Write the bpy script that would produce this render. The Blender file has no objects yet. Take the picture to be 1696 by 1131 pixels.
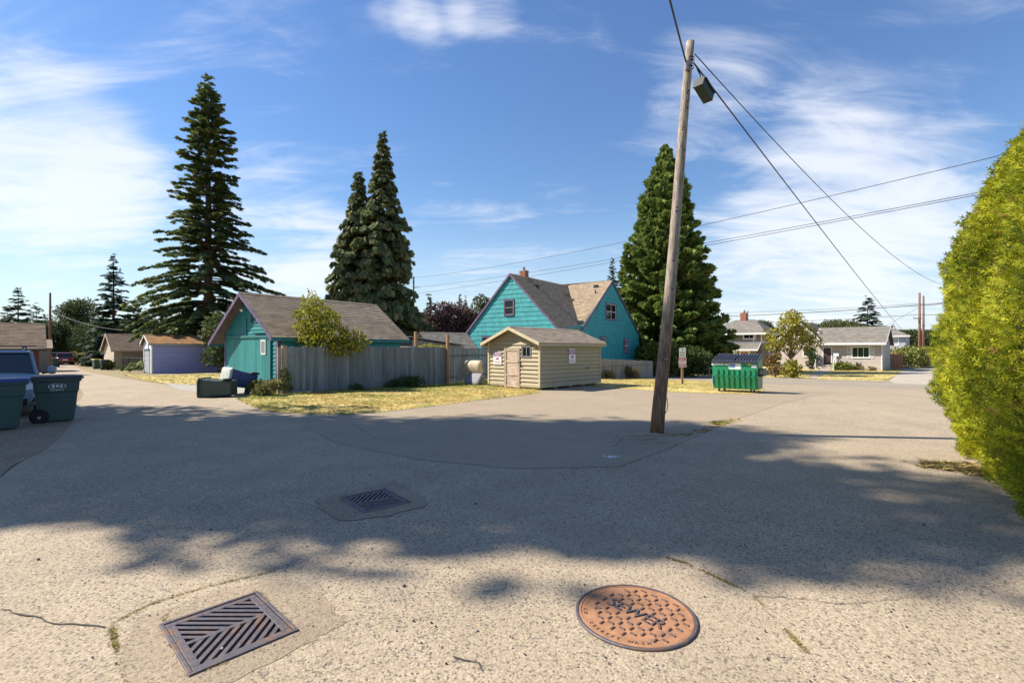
import bpy, bmesh, math, random
import numpy as np
from mathutils import Vector, Matrix
random.seed(7); RNG = np.random.default_rng(11)
rad = math.radians
SC = bpy.context.scene
COL = SC.collection
# ------------------------------------------------------------------ camera
F, HC, HZ, CX = 801.0, 1.65, 577.0, 848.0       # focal length in photo pixels, eye height, horizon row, centre column
cam = bpy.data.cameras.new('camera'); cam_o = bpy.data.objects.new('camera', cam); COL.objects.link(cam_o)
cam.sensor_width = 36.0; cam.lens = 36.0*F/1696.0; cam.shift_y = 11.5/1696.0
cam.clip_start = 0.05; cam.clip_end = 3000
cam_o.location = (0, 0, HC); cam_o.rotation_euler = (rad(90), 0, 0)
SC.camera = cam_o
# ------------------------------------------------------------------ light
SUN_EL, SUN_AZ = 43.0, -82.5                     # azimuth clockwise from +Y: the sun stands to the left
sd = Vector((math.sin(rad(SUN_AZ))*math.cos(rad(SUN_EL)), math.cos(rad(SUN_AZ))*math.cos(rad(SUN_EL)), math.sin(rad(SUN_EL))))
sun = bpy.data.lights.new('sun', 'SUN'); sun.energy = 4.5; sun.angle = rad(0.55); sun.color = (1.0, 0.925, 0.82)
sun_o = bpy.data.objects.new('sun', sun); COL.objects.link(sun_o)
sun_o.rotation_euler = (-sd).to_track_quat('-Z', 'Y').to_euler(); sun_o.location = (-30, 5, 40)
SC.view_settings.view_transform = 'Standard'; SC.view_settings.look = 'None'
SC.view_settings.exposure = 1.0; SC.view_settings.gamma = 1.0; SC.view_settings.use_curve_mapping = False

def pdir(px, py):
    v = Vector((px-CX, F, HZ-py)); v.normalize(); return v

world = bpy.data.worlds.new('World'); SC.world = world; world.use_nodes = True
def build_world():
    nt = world.node_tree; N = nt.nodes; L = nt.links; N.clear()
    out = N.new('ShaderNodeOutputWorld'); bg = N.new('ShaderNodeBackground'); bg.inputs[1].default_value = 0.078
    L.new(bg.outputs[0], out.inputs[0])
    sky = N.new('ShaderNodeTexSky'); sky.sky_type = 'NISHITA'; sky.sun_disc = False
    sky.sun_elevation = rad(SUN_EL); sky.sun_rotation = rad(SUN_AZ)
    sky.air_density = 1.25; sky.dust_density = 0.12; sky.ozone_density = 2.6; sky.altitude = 50
    tc = N.new('ShaderNodeTexCoord')
    def math_(op, a, b=None, c=None, clamp=False):
        n = N.new('ShaderNodeMath'); n.operation = op; n.use_clamp = clamp
        for i, v in enumerate((a, b, c)):
            if v is None: continue
            if isinstance(v, (int, float)): n.inputs[i].default_value = v
            else: L.new(v, n.inputs[i])
        return n.outputs[0]
    nrm = N.new('ShaderNodeVectorMath'); nrm.operation = 'NORMALIZE'; L.new(tc.outputs['Generated'], nrm.inputs[0])
    D = nrm.outputs[0]
    sep = N.new('ShaderNodeSeparateXYZ'); L.new(D, sep.inputs[0])
    zc = math_('ADD', math_('MAXIMUM', sep.outputs[2], 0.0), 0.16)
    cmb = N.new('ShaderNodeCombineXYZ')
    L.new(math_('DIVIDE', sep.outputs[0], zc), cmb.inputs[0]); L.new(math_('DIVIDE', sep.outputs[1], zc), cmb.inputs[1])
    P = cmb.outputs[0]
    def noise(scale, detail, rough, dist, rot, sc, seed=0.0):
        m = N.new('ShaderNodeMapping'); m.inputs['Rotation'].default_value = (0, 0, rad(rot)); m.inputs['Scale'].default_value = sc
        m.inputs['Location'].default_value = (seed, seed*.7, 0)
        L.new(P, m.inputs[0])
        n = N.new('ShaderNodeTexNoise'); n.inputs['Scale'].default_value = scale; n.inputs['Detail'].default_value = detail
        n.inputs['Roughness'].default_value = rough; n.inputs['Distortion'].default_value = dist
        L.new(m.outputs[0], n.inputs['Vector']); return n.outputs['Fac']
    streak = noise(1.5, 9, 0.60, 0.9, 38, (0.45, 1.9, 1), 3.1)
    curl = noise(2.4, 10, 0.62, 1.6, -25, (0.8, 1.5, 1), 8.3)
    big = noise(0.55, 3, 0.5, 0.3, 15, (1, 1, 1), 1.7)
    wisp = math_('ADD', math_('MULTIPLY', streak, 0.85), math_('MULTIPLY', curl, 0.6))
    wisp = math_('SUBTRACT', wisp, 0.225)
    cov = math_('MULTIPLY', math_('SUBTRACT', big, 0.49), 0.45)
    # the sheets of cirrus seen in the photograph, as soft caps around their directions
    for (px, py, r, a) in [(0, 240, 12, .24), (110, 290, 10, .16), (210, 340, 7, .10), (470, 400, 10, .17), (560, 480, 9, .20), (800, 0, 5, .20), (730, 20, 4, .14),
                           (650, 12, 3, .12), (690, 32, 3, .13), (1230, 240, 15, .17), (1400, 320, 13, .19), (1160, 150, 8, .08), (1520, 440, 10, .18), (1290, 480, 12, .16),
                           (930, 300, 5, .11), (120, 440, 4, .10), (1480, 190, 11, .08), (820, 440, 9, .13), (300, 60, 14, .05)]:
        d = pdir(px, py)
        dp = N.new('ShaderNodeVectorMath'); dp.operation = 'DOT_PRODUCT'; L.new(D, dp.inputs[0]); dp.inputs[1].default_value = d
        mr = N.new('ShaderNodeMapRange'); mr.interpolation_type = 'SMOOTHERSTEP'
        mr.inputs[1].default_value = math.cos(rad(r)); mr.inputs[2].default_value = 1.0; mr.inputs[3].default_value = 0; mr.inputs[4].default_value = a
        L.new(dp.outputs['Value'], mr.inputs[0]); cov = math_('ADD', cov, mr.outputs[0])
    dens = math_('ADD', wisp, cov)
    mr = N.new('ShaderNodeMapRange'); mr.interpolation_type = 'SMOOTHSTEP'; mr.inputs[1].default_value = 0.50; mr.inputs[2].default_value = 1.02
    mr.inputs[3].default_value = 0.03; mr.inputs[4].default_value = 0.80; L.new(dens, mr.inputs[0])
    # thin veil low over the horizon
    hz = N.new('ShaderNodeMapRange'); hz.inputs[1].default_value = 0.0; hz.inputs[2].default_value = 0.26; hz.inputs[3].default_value = 0.75; hz.inputs[4].default_value = 0.0
    L.new(sep.outputs[2], hz.inputs[0])
    fac = mr.outputs[0]
    mix = N.new('ShaderNodeMix'); mix.data_type = 'RGBA'; L.new(fac, mix.inputs['Factor'])
    hsv = N.new('ShaderNodeHueSaturation'); hsv.inputs['Hue'].default_value = 0.510; hsv.inputs['Saturation'].default_value = 1.25; hsv.inputs['Value'].default_value = 1.0
    L.new(sky.outputs[0], hsv.inputs['Color'])
    veil = N.new('ShaderNodeMix'); veil.data_type = 'RGBA'; L.new(hz.outputs[0], veil.inputs['Factor']); L.new(hsv.outputs[0], veil.inputs['A']); veil.inputs['B'].default_value = (3.6, 4.7, 6.3, 1)
    L.new(veil.outputs['Result'], mix.inputs['A']); mix.inputs['B'].default_value = (6.6, 6.8, 7.3, 1)
    L.new(mix.outputs['Result'], bg.inputs[0])
build_world()

# ------------------------------------------------------------------ terrain and pixel helpers
RX, RY = math.sin(rad(35.5)), math.cos(rad(35.5))       # block direction away to the right
LX, LY = -RY, RX                                        # block direction away to the left
AX, AY = -0.725, 0.688                                  # the alley on the left
def lerp1(v, xs, ys):
    return np.interp(v, xs, ys)
def zt(x, y):
    s = RX*np.asarray(x)+RY*np.asarray(y); u = AX*np.asarray(x)+AY*np.asarray(y)
    return lerp1(s, [20, 40, 75, 125], [0, -.75, -.75, 1.2]) + lerp1(u, [28, 60], [0, -.5])
def G(px, py):
    Y = 10.0
    for _ in range(60):
        X = (px-CX)/F*Y; z = float(zt(X, Y)); Yn = (HC-z)*F/max(py-HZ, .5); Y = .5*Y+.5*Yn
    return Vector(((px-CX)/F*Y, Y, float(zt((px-CX)/F*Y, Y))))
def at(px, py, Y):
    return Vector(((px-CX)/F*Y, Y, HC+(HZ-py)/F*Y))
def ST(s, t):
    return Vector((RX*s+LX*t, RY*s+LY*t, float(zt(RX*s+LX*t, RY*s+LY*t))))

# ------------------------------------------------------------------ materials
MATS = {}
def srgb(r, g, b, k=1.0):
    f = lambda c: ((c/255+.055)/1.055)**2.4 if c > 10 else c/255/12.92
    return (f(r)*k, f(g)*k, f(b)*k)
def pm(name, rgb, rough=.8, var=.12, vs=3.0, bump=0.0, bs=60.0, tint=False, metal=0.0, stretch=(1, 1, 1), dirt=None, dirt_scale=1.2, dirt_lo=.52, dirt_hi=.68,
       trans=0.0, coat=0.0, spec=0.5, fine=0.0, fs=300.0):
    m = bpy.data.materials.new(name); m.use_nodes = True; nt = m.node_tree; N = nt.nodes; L = nt.links; m['tinted'] = 1 if tint else 0
    b = N['Principled BSDF']; b.inputs['Roughness'].default_value = rough; b.inputs['Metallic'].default_value = metal
    b.inputs['Coat Weight'].default_value = coat; b.inputs['Specular IOR Level'].default_value = spec
    tc = N.new('ShaderNodeTexCoord'); mp = N.new('ShaderNodeMapping'); mp.inputs['Scale'].default_value = stretch
    L.new(tc.outputs['Object'], mp.inputs[0])
    def noise(sc, det=5, ro=.6):
        n = N.new('ShaderNodeTexNoise'); n.inputs['Scale'].default_value = sc; n.inputs['Detail'].default_value = det; n.inputs['Roughness'].default_value = ro
        L.new(mp.outputs[0], n.inputs['Vector']); return n.outputs['Fac']
    def mixc(f, a, bb, mode='MIX'):
        n = N.new('ShaderNodeMix'); n.data_type = 'RGBA'; n.blend_type = mode
        for k, v in (('Factor', f), ('A', a), ('B', bb)):
            if isinstance(v, (int, float)): n.inputs[k].default_value = v
            elif isinstance(v, tuple): n.inputs[k].default_value = (*v, 1)
            else: L.new(v, n.inputs[k])
        return n.outputs['Result']
    def ramp(v, lo, hi, a=0.0, bb=1.0):
        n = N.new('ShaderNodeMapRange'); n.inputs[1].default_value = lo; n.inputs[2].default_value = hi; n.inputs[3].default_value = a; n.inputs[4].default_value = bb
        L.new(v, n.inputs[0]); return n.outputs[0]
    lo = tuple(max(0, c*(1-var)) for c in rgb); hi = tuple(c*(1+var) for c in rgb)
    c = mixc(ramp(noise(vs), .3, .7), lo, hi)
    if fine: c = mixc(ramp(noise(fs, 2), .35, .65, 1-fine, 1+fine), (0., 0., 0.), c) if False else mixc(1.0, c, mixc(ramp(noise(fs, 2), .3, .7), (1-fine,)*3, (1+fine,)*3), 'MULTIPLY')
    if dirt is not None: c = mixc(ramp(noise(dirt_scale, 8, .65), dirt_lo, dirt_hi), c, dirt)
    if tint:
        a = N.new('ShaderNodeAttribute'); a.attribute_name = 'tint'; c = mixc(1.0, c, a.outputs['Color'], 'MULTIPLY')
    L.new(c, b.inputs['Base Color'])
    if bump:
        bp = N.new('ShaderNodeBump'); bp.inputs['Strength'].default_value = bump; bp.inputs['Distance'].default_value = .01
        L.new(noise(bs, 4), bp.inputs['Height']); L.new(bp.outputs[0], b.inputs['Normal'])
    if trans:
        t = N.new('ShaderNodeBsdfTranslucent'); mx = N.new('ShaderNodeMixShader'); mx.inputs[0].default_value = trans
        L.new(c, t.inputs[0]); L.new(b.outputs[0], mx.inputs[1]); L.new(t.outputs[0], mx.inputs[2]); L.new(mx.outputs[0], N['Material Output'].inputs[0])
    MATS[name] = m
    return m
def glass_mat(name, rgb, rough=.06):
    m = pm(name, rgb, rough=rough, var=.1, spec=.3); return m

def asphalt_mat(name, base, chips, dark, scale=95.0, mott=.18, fine=.5, bump=.35):
    """weathered chip seal: pale binder, light and dark stones of a centimetre, broad worn patches"""
    m = bpy.data.materials.new(name); m.use_nodes = True; nt = m.node_tree; N = nt.nodes; L = nt.links
    b = N['Principled BSDF']; b.inputs['Roughness'].default_value = .88; b.inputs['Specular IOR Level'].default_value = .35
    tc = N.new('ShaderNodeTexCoord'); V = tc.outputs['Object']
    vo = N.new('ShaderNodeTexVoronoi'); vo.inputs['Scale'].default_value = scale; L.new(V, vo.inputs['Vector'])
    vo2 = N.new('ShaderNodeTexVoronoi'); vo2.inputs['Scale'].default_value = scale*.8; L.new(V, vo2.inputs['Vector'])
    def noise(sc, det=6, ro=.6):
        n = N.new('ShaderNodeTexNoise'); n.inputs['Scale'].default_value = sc; n.inputs['Detail'].default_value = det; n.inputs['Roughness'].default_value = ro
        L.new(V, n.inputs['Vector']); return n.outputs['Fac']
    def ramp(v, lo, hi, a=0.0, bb=1.0):
        n = N.new('ShaderNodeMapRange'); n.inputs[1].default_value = lo; n.inputs[2].default_value = hi; n.inputs[3].default_value = a; n.inputs[4].default_value = bb
        L.new(v, n.inputs[0]); return n.outputs[0]
    def mixc(f, a, bb, mode='MIX'):
        n = N.new('ShaderNodeMix'); n.data_type = 'RGBA'; n.blend_type = mode
        for k, v in (('Factor', f), ('A', a), ('B', bb)):
            if isinstance(v, (int, float)): n.inputs[k].default_value = v
            elif isinstance(v, tuple): n.inputs[k].default_value = (*v, 1)
            else: L.new(v, n.inputs[k])
        return n.outputs['Result']
    sepc = N.new('ShaderNodeSeparateColor'); L.new(vo.outputs['Color'], sepc.inputs[0])
    sep2 = N.new('ShaderNodeSeparateColor'); L.new(vo2.outputs['Color'], sep2.inputs[0])
    c = mixc(ramp(sepc.outputs[0], .25, .95, 0, fine), base, chips)
    c = mixc(ramp(sep2.outputs[1], .88, .95, 0, .75), c, dark)
    c = mixc(ramp(sepc.outputs[2], .90, .95, 0, .7), c, dark)
    c = mixc(ramp(noise(1.3), .38, .66, 0, mott), c, tuple(x*.55 for x in base))
    c = mixc(ramp(noise(.35, 4), .45, .7, 0, mott*1.1), c, tuple(x*1.35 for x in base))
    c = mixc(ramp(noise(4.5, 8, .7), .58, .75, 0, .22), c, tuple(x*.6 for x in base))
    L.new(c, b.inputs['Base Color'])
    bp = N.new('ShaderNodeBump'); bp.inputs['Strength'].default_value = bump; bp.inputs['Distance'].default_value = .006
    L.new(vo.outputs['Distance'], bp.inputs['Height']); bp.invert = True; L.new(bp.outputs[0], b.inputs['Normal'])
    MATS[name] = m; return m
# ------------------------------------------------------------------ mesh helpers
def link(o, parent=None):
    COL.objects.link(o)
    if parent is not None: o.parent = parent
    return o
def tag(o, label=None, cat=None, group=None, kind=None):
    if label: o['label'] = label
    if cat: o['category'] = cat
    if group: o['group'] = group
    if kind: o['kind'] = kind
    return o
def thing(name, loc, rotz=0.0, label=None, cat=None, group=None, tilt=None):
    o = bpy.data.objects.new(name, None); o.empty_display_size = .2; link(o)
    o.location = loc; o.rotation_euler = (0, 0, rotz) if tilt is None else (tilt[0], tilt[1], rotz)
    return tag(o, label, cat, group)
def copy_tree(o, parent=None):
    c = o.copy(); COL.objects.link(c)
    if parent is not None: c.parent = parent
    for ch in list(o.children): copy_tree(ch, c)
    return c

class B:
    def __init__(s): s.v = []; s.f = []; s.t = []
    def add(s, vs, fs, tint=None):
        n = len(s.v); s.v += [tuple(v) for v in vs]; s.f += [tuple(i+n for i in f) for f in fs]
        if tint is not None: s.t += [tint]*len(vs)
        return s
    def hexa(s, p, tint=None):      # p[0:4] bottom loop, p[4:8] top loop
        return s.add(p, [(3, 2, 1, 0), (4, 5, 6, 7), (0, 1, 5, 4), (1, 2, 6, 5), (2, 3, 7, 6), (3, 0, 4, 7)], tint)
    def box(s, x0, x1, y0, y1, z0, z1, tint=None):
        return s.hexa([(x0, y0, z0), (x1, y0, z0), (x1, y1, z0), (x0, y1, z0), (x0, y0, z1), (x1, y0, z1), (x1, y1, z1), (x0, y1, z1)], tint)
    def prism(s, pts, vec, tint=None):
        n = len(pts); vec = Vector(vec); a = [Vector(p) for p in pts]; b = [p+vec for p in a]
        nrm = Vector((0, 0, 0))
        for i in range(n): nrm += a[i].cross(a[(i+1) % n])
        fs = [tuple(range(n)), tuple(range(2*n-1, n-1, -1))]+[(i, i+n, (i+1) % n+n, (i+1) % n) for i in range(n)]
        if nrm.dot(vec) > 0: fs = [tuple(reversed(f)) for f in fs]
        return s.add(a+b, fs, tint)
    def tube(s, pts, r, n=8, cap=True, tint=None):
        pts = [Vector(p) for p in pts]; rs = r if isinstance(r, (list, tuple)) else [r]*len(pts)
        vs = []; fs = []
        d0 = (pts[1]-pts[0]).normalized(); up = Vector((0, 0, 1)) if abs(d0.z) < .9 else Vector((1, 0, 0))
        u = d0.cross(up).normalized()
        for i, p in enumerate(pts):
            d = (pts[min(i+1, len(pts)-1)]-pts[max(i-1, 0)]).normalized()
            u = (u-d*u.dot(d)).normalized(); w = d.cross(u)
            for k in range(n):
                a = 2*math.pi*k/n; vs.append(p+(u*math.cos(a)+w*math.sin(a))*rs[i])
        for i in range(len(pts)-1):
            for k in range(n): fs.append((i*n+k, i*n+(k+1) % n, (i+1)*n+(k+1) % n, (i+1)*n+k))
        if cap: fs.append(tuple(range(n-1, -1, -1))); fs.append(tuple(range((len(pts)-1)*n, len(pts)*n)))
        return s.add(vs, fs, tint)
    def lathe(s, prof, n=16, M=None, cap=True, tint=None):     # prof: (r, h) about local Z
        M = M or Matrix.Identity(4); vs = []; fs = []
        for (r, h) in prof:
            for k in range(n):
                a = 2*math.pi*k/n; vs.append(M @ Vector((r*math.cos(a), r*math.sin(a), h)))
        for i in range(len(prof)-1):
            for k in range(n): fs.append((i*n+k, i*n+(k+1) % n, (i+1)*n+(k+1) % n, (i+1)*n+k))
        if cap: fs.append(tuple(range(n-1, -1, -1))); fs.append(tuple(range((len(prof)-1)*n, len(prof)*n)))
        return s.add(vs, fs, tint)
    def build(s, name, mat, parent=None, smooth=False, kind=None, bevel=0.0, sub=0):
        me = bpy.data.meshes.new(name); me.from_pydata(s.v, [], s.f)
        if s.t and len(s.t) == len(s.v):
            ca = me.color_attributes.new('tint', 'FLOAT_COLOR', 'POINT')
            arr = np.ones((len(s.v), 4), np.float32); tt = np.array(s.t, np.float32)
            if tt.ndim == 1: arr[:, :3] = tt[:, None]
            else: arr[:, :3] = tt
            ca.data.foreach_set('color', arr.ravel())
        mo = mat if not isinstance(mat, str) else MATS[mat]; me.materials.append(mo)
        if mo.get('tinted') and not (s.t and len(s.t) == len(s.v)):
            ca = me.color_attributes.new('tint', 'FLOAT_COLOR', 'POINT'); ca.data.foreach_set('color', np.ones(len(s.v)*4, np.float32))
        if smooth: me.polygons.foreach_set('use_smooth', [True]*len(me.polygons))
        me.validate(); me.update()
        o = bpy.data.objects.new(name, me); link(o, parent)
        if kind: o['kind'] = kind
        if bevel:
            md = o.modifiers.new('bevel', 'BEVEL'); md.width = bevel; md.segments = 2; md.limit_method = 'ANGLE'
        if sub:
            md = o.modifiers.new('sub', 'SUBSURF'); md.levels = sub; md.render_levels = sub
        return o

def cyl_m(p, d):        # matrix placing local Z along d at p
    q = Vector(d).to_track_quat('Z', 'Y').to_matrix().to_4x4(); q.translation = Vector(p); return q

class Wall:             # a vertical plane: u along it, z up, d out of it
    def __init__(s, O, u, n): s.O = Vector(O); s.u = Vector(u).normalized(); s.n = Vector(n).normalized()
    def p(s, u, z, d=0.0): return s.O+s.u*u+Vector((0, 0, z))+s.n*d
    def box(s, b, u0, u1, z0, z1, d0, d1, tint=None):
        q = [s.p(u0, z0, d0), s.p(u1, z0, d0), s.p(u1, z0, d1), s.p(u0, z0, d1), s.p(u0, z1, d0), s.p(u1, z1, d0), s.p(u1, z1, d1), s.p(u0, z1, d1)]
        return b.hexa(q, tint)
    def lap(s, b, ul0, ur0, ul1, ur1, z0, z1, tb=.02, tt=.005, tint=None):   # one lap board: thick at the bottom edge
        q = [s.p(ul0, z0, 0), s.p(ur0, z0, 0), s.p(ur0, z0, tb), s.p(ul0, z0, tb), s.p(ul1, z1, 0), s.p(ur1, z1, 0), s.p(ur1, z1, tt), s.p(ul1, z1, tt)]
        return b.hexa(q, tint)

def rows(z0, z1, e):
    n = max(1, round((z1-z0)/e)); h = (z1-z0)/n
    return [(z0+i*h, z0+(i+1)*h) for i in range(n)]
def cut(iv, ops):       # subtract openings from an interval
    segs = [iv]
    for (a, c) in ops:
        out = []
        for (l, r) in segs:
            if c <= l or a >= r: out.append((l, r)); continue
            if a > l: out.append((l, a))
            if c < r: out.append((c, r))
        segs = out
    return [(l, r) for l, r in segs if r-l > .03]
def siding(W, prof, z0, z1, e, ops, mat, parent, name='siding_board', joined=False, tb=.02, shake=None, jitter=.0, groove=-.012):
    """prof(z)->(umin,umax). ops: (u0,u1,z0,z1) openings. One object for each board, or one joined sheet for far walls."""
    big = B()
    for i, (a, c) in enumerate(rows(z0, z1, e)):
        zm = .5*(a+c); l0, r0 = prof(a); l1, r1 = prof(c)
        if r0-l0 < .08: continue
        l1 = max(l1, l0); r1 = min(r1, r0)
        if r1-l1 < .02: l1 = r1 = .5*(l1+r1)
        cuts = [(o[0], o[1]) for o in ops if o[2] < zm < o[3]]
        for (l, r) in cut((l0, r0), cuts):
            lt = l1 if l == l0 else l; rt = r1 if r == r0 else r
            if shake is None:
                b = big if joined else B()
                t = 1+random.uniform(-.06, .06)
                W.lap(b, l, r, lt, rt, a+random.uniform(-jitter, jitter), c-groove, tb, tint=t)
                if not joined: b.build(name, mat, parent)
            else:                      # a course of separate shakes
                b = B(); u = l
                while u < r-.005:
                    w = min(random.uniform(*shake), r-u)
                    if r-(u+w) < .04: w = r-u
                    f = lambda q: lt+(rt-lt)*(q-l)/max(r-l, 1e-6)
                    W.lap(b, u+.002, u+w-.002, f(u+.002), f(u+w-.002), a+random.uniform(-.012, .006), c+.01, tb+random.uniform(-.004, .006), tint=1+random.uniform(-.13, .10))
                    u += w
                b.build(name, mat, parent)
    if joined and big.v: big.build('siding', mat, parent, kind='stuff')

def window(W, parent, u0, u1, z0, z1, trim, sash, glass, tw=.09, mull_v=0, mull_h=1, sill=True, name='window', depth=.06, shutter=None):
    b = B()
    W.box(b, u0-tw, u0, z0-tw, z1+tw, -.03, depth); W.box(b, u1, u1+tw, z0-tw, z1+tw, -.03, depth)
    W.box(b, u0, u1, z1, z1+tw, -.03, depth+.004); W.box(b, u0, u1, z0-tw, z0, -.03, depth+(.03 if sill else .004))
    w = b.build(name, trim, parent)
    g = B(); W.box(g, u0, u1, z0, z1, -.01, .010); g.build('pane', glass, w)
    s = B(); sw = .035
    W.box(s, u0, u0+sw, z0, z1, .002, .034); W.box(s, u1-sw, u1, z0, z1, .002, .034)
    W.box(s, u0+sw, u1-sw, z0, z0+sw, .002, .033); W.box(s, u0+sw, u1-sw, z1-sw, z1, .002, .033)
    for i in range(mull_v):
        m = u0+(u1-u0)*(i+1)/(mull_v+1); W.box(s, m-.02, m+.02, z0+sw, z1-sw, .002, .031)
    for i in range(mull_h):
        m = z0+(z1-z0)*(i+1)/(mull_h+1); W.box(s, u0+sw, u1-sw, m-.022, m+.022, .002, .035)
    s.build('sash', sash, w)
    return w

def inset_range(poly, v):   # u-range of a convex polygon (list of (u,v)) at height v
    us = []
    n = len(poly)
    for i in range(n):
        (u0, v0), (u1, v1) = poly[i], poly[(i+1) % n]
        if abs(v1-v0) < 1e-9:
            if abs(v-v0) < 1e-6: us += [u0, u1]
            continue
        t = (v-v0)/(v1-v0)
        if -1e-6 <= t <= 1+1e-6: us.append(u0+(u1-u0)*t)
    return (min(us), max(us)) if us else None
def roof_slope(parent, pts, mat, thick=.07, expo=.145, tab=.30, deck_mat=None, name='roof_slope', tabs=True, rough_edge=.006):
    """pts: convex planar polygon in local space, first edge along the eave. A slab with overlapping shingle tabs on it."""
    P = [Vector(p) for p in pts]; eu = (P[1]-P[0]).normalized()
    nrm = (P[1]-P[0]).cross(P[-1]-P[0]).normalized()
    if nrm.z < 0: nrm = -nrm
    ev = nrm.cross(eu).normalized()
    if ev.z < 0: ev = -ev
    q = [((p-P[0]).dot(eu), (p-P[0]).dot(ev)) for p in P]
    deck = B().prism([p for p in P], -nrm*thick).build(name, deck_mat or mat, parent)
    vmax = max(v for u, v in q); b = B()
    n = max(1, int(round(vmax/expo))); h = vmax/n
    T = lambda u, v, d: P[0]+eu*u+ev*v+nrm*d
    for i in range(n):
        v0, v1 = i*h-(.02 if i == 0 else 0), (i+1)*h
        r0 = inset_range(q, max(v0, 1e-4)); r1 = inset_range(q, min(v1, vmax-1e-4))
        if not r0 or not r1: continue
        u0, u1 = r0; a0, a1 = r1
        if not tabs: k = 1
        else: k = max(1, int((u1-u0)/tab))
        off = (i % 2)*.5+random.uniform(-.1, .1)
        cuts = [0.0]+[min(max((j+off)/k, 0), 1) for j in range(0 if off > 0.02 else 1, k)]+[1.0]
        cuts = sorted(set(cuts))
        for j in range(len(cuts)-1):
            c0, c1 = cuts[j], cuts[j+1]
            if c1-c0 < 1e-3: continue
            g = .003/max(u1-u0, .1) if tabs else 0
            x0, x1 = u0+(u1-u0)*(c0+g), u0+(u1-u0)*(c1-g); y0, y1 = a0+(a1-a0)*(c0+g), a0+(a1-a0)*(c1-g)
            t = random.choice((.82, .9, .97, 1.0, 1.05, 1.12, 1.2)) if tabs else 1+random.uniform(-.05, .05)
            dv = random.uniform(-rough_edge, rough_edge)
            vs = [T(x0, v0+dv, .002), T(x1, v0+dv, .002), T(x1, v0+dv, .014), T(x0, v0+dv, .014), T(y0, v1, .002), T(y1, v1, .002), T(y1, v1, .004), T(y0, v1, .004)]
            b.add(vs, [(0, 1, 2, 3), (3, 2, 6, 7), (0, 3, 7, 4), (1, 5, 6, 2)], t)
    if b.v: b.build('shingles', mat, deck, kind='stuff')
    return deck

def sheet(name, pts, zoff, mat, kind='structure', holes=(), label=None):
    bm = bmesh.new()
    for loop in [pts]+list(holes):
        vs = [bm.verts.new((p[0], p[1], 0)) for p in loop]
        for i in range(len(vs)): bm.edges.new((vs[i], vs[(i+1) % len(vs)]))
    bmesh.ops.triangle_fill(bm, edges=bm.edges[:], use_beauty=True)
    for (n, val) in [((RX, RY, 0), 20), ((RX, RY, 0), 40), ((RX, RY, 0), 75), ((RX, RY, 0), 125), ((AX, AY, 0), 28), ((AX, AY, 0), 60)]:
        bmesh.ops.bisect_plane(bm, geom=bm.verts[:]+bm.edges[:]+bm.faces[:], plane_co=Vector(n)*val/Vector(n).length_squared, plane_no=n)
    for v in bm.verts: v.co.z = float(zt(v.co.x, v.co.y))+zoff
    bmesh.ops.recalc_face_normals(bm, faces=bm.faces[:])
    if sum(f.normal.z for f in bm.faces) < 0: bmesh.ops.reverse_faces(bm, faces=bm.faces[:])
    me = bpy.data.meshes.new(name); bm.to_mesh(me); bm.free()
    me.materials.append(MATS[mat]); o = bpy.data.objects.new(name, me); link(o)
    if kind: o['kind'] = kind
    if label: o['label'] = label
    return o

def text_geo(s, size, extrude=0.0, res=2):
    cu = bpy.data.curves.new('lettering', 'FONT'); cu.body = s; cu.size = size; cu.extrude = extrude; cu.align_x = 'CENTER'; cu.align_y = 'CENTER'; cu.resolution_u = res
    o = bpy.data.objects.new('lettering', cu); COL.objects.link(o)
    dg = bpy.context.evaluated_depsgraph_get(); me = bpy.data.meshes.new_from_object(o.evaluated_get(dg))
    v = [tuple(x.co) for x in me.vertices]; f = [tuple(p.vertices) for p in me.polygons]
    bpy.data.objects.remove(o); bpy.data.curves.remove(cu); bpy.data.meshes.remove(me)
    return v, f
def text_on(b, s, size, M, extrude=0.0):     # add lettering to builder b with matrix M (text in local XY)
    v, f = text_geo(s, size, extrude); return b.add([M @ Vector(p) for p in v], f)
def marks(b, W, u0, u1, z, h, n, d, seed=1):      # a line of print too small to read: uneven strokes
    r = random.Random(seed); p = (u1-u0)/n
    for i in range(n):
        a = u0+p*(i+r.uniform(.05, .2)); W.box(b, a, a+p*r.uniform(.5, .75), z-h/2*r.uniform(.7, 1), z+h/2*r.uniform(.7, 1), d, d+.0018)
    return b
def wall_matrix(W, u, z, d):                 # text plane on a wall, reading along +u or -u so that it faces outwards
    ux = W.u if W.u.cross(Vector((0, 0, 1))).dot(W.n) > 0 else -W.u
    M = Matrix.Identity(4); M.col[0][:3] = ux; M.col[1][:3] = (0, 0, 1); M.col[2][:3] = W.n; M.translation = W.p(u, z, d); return M

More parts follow.
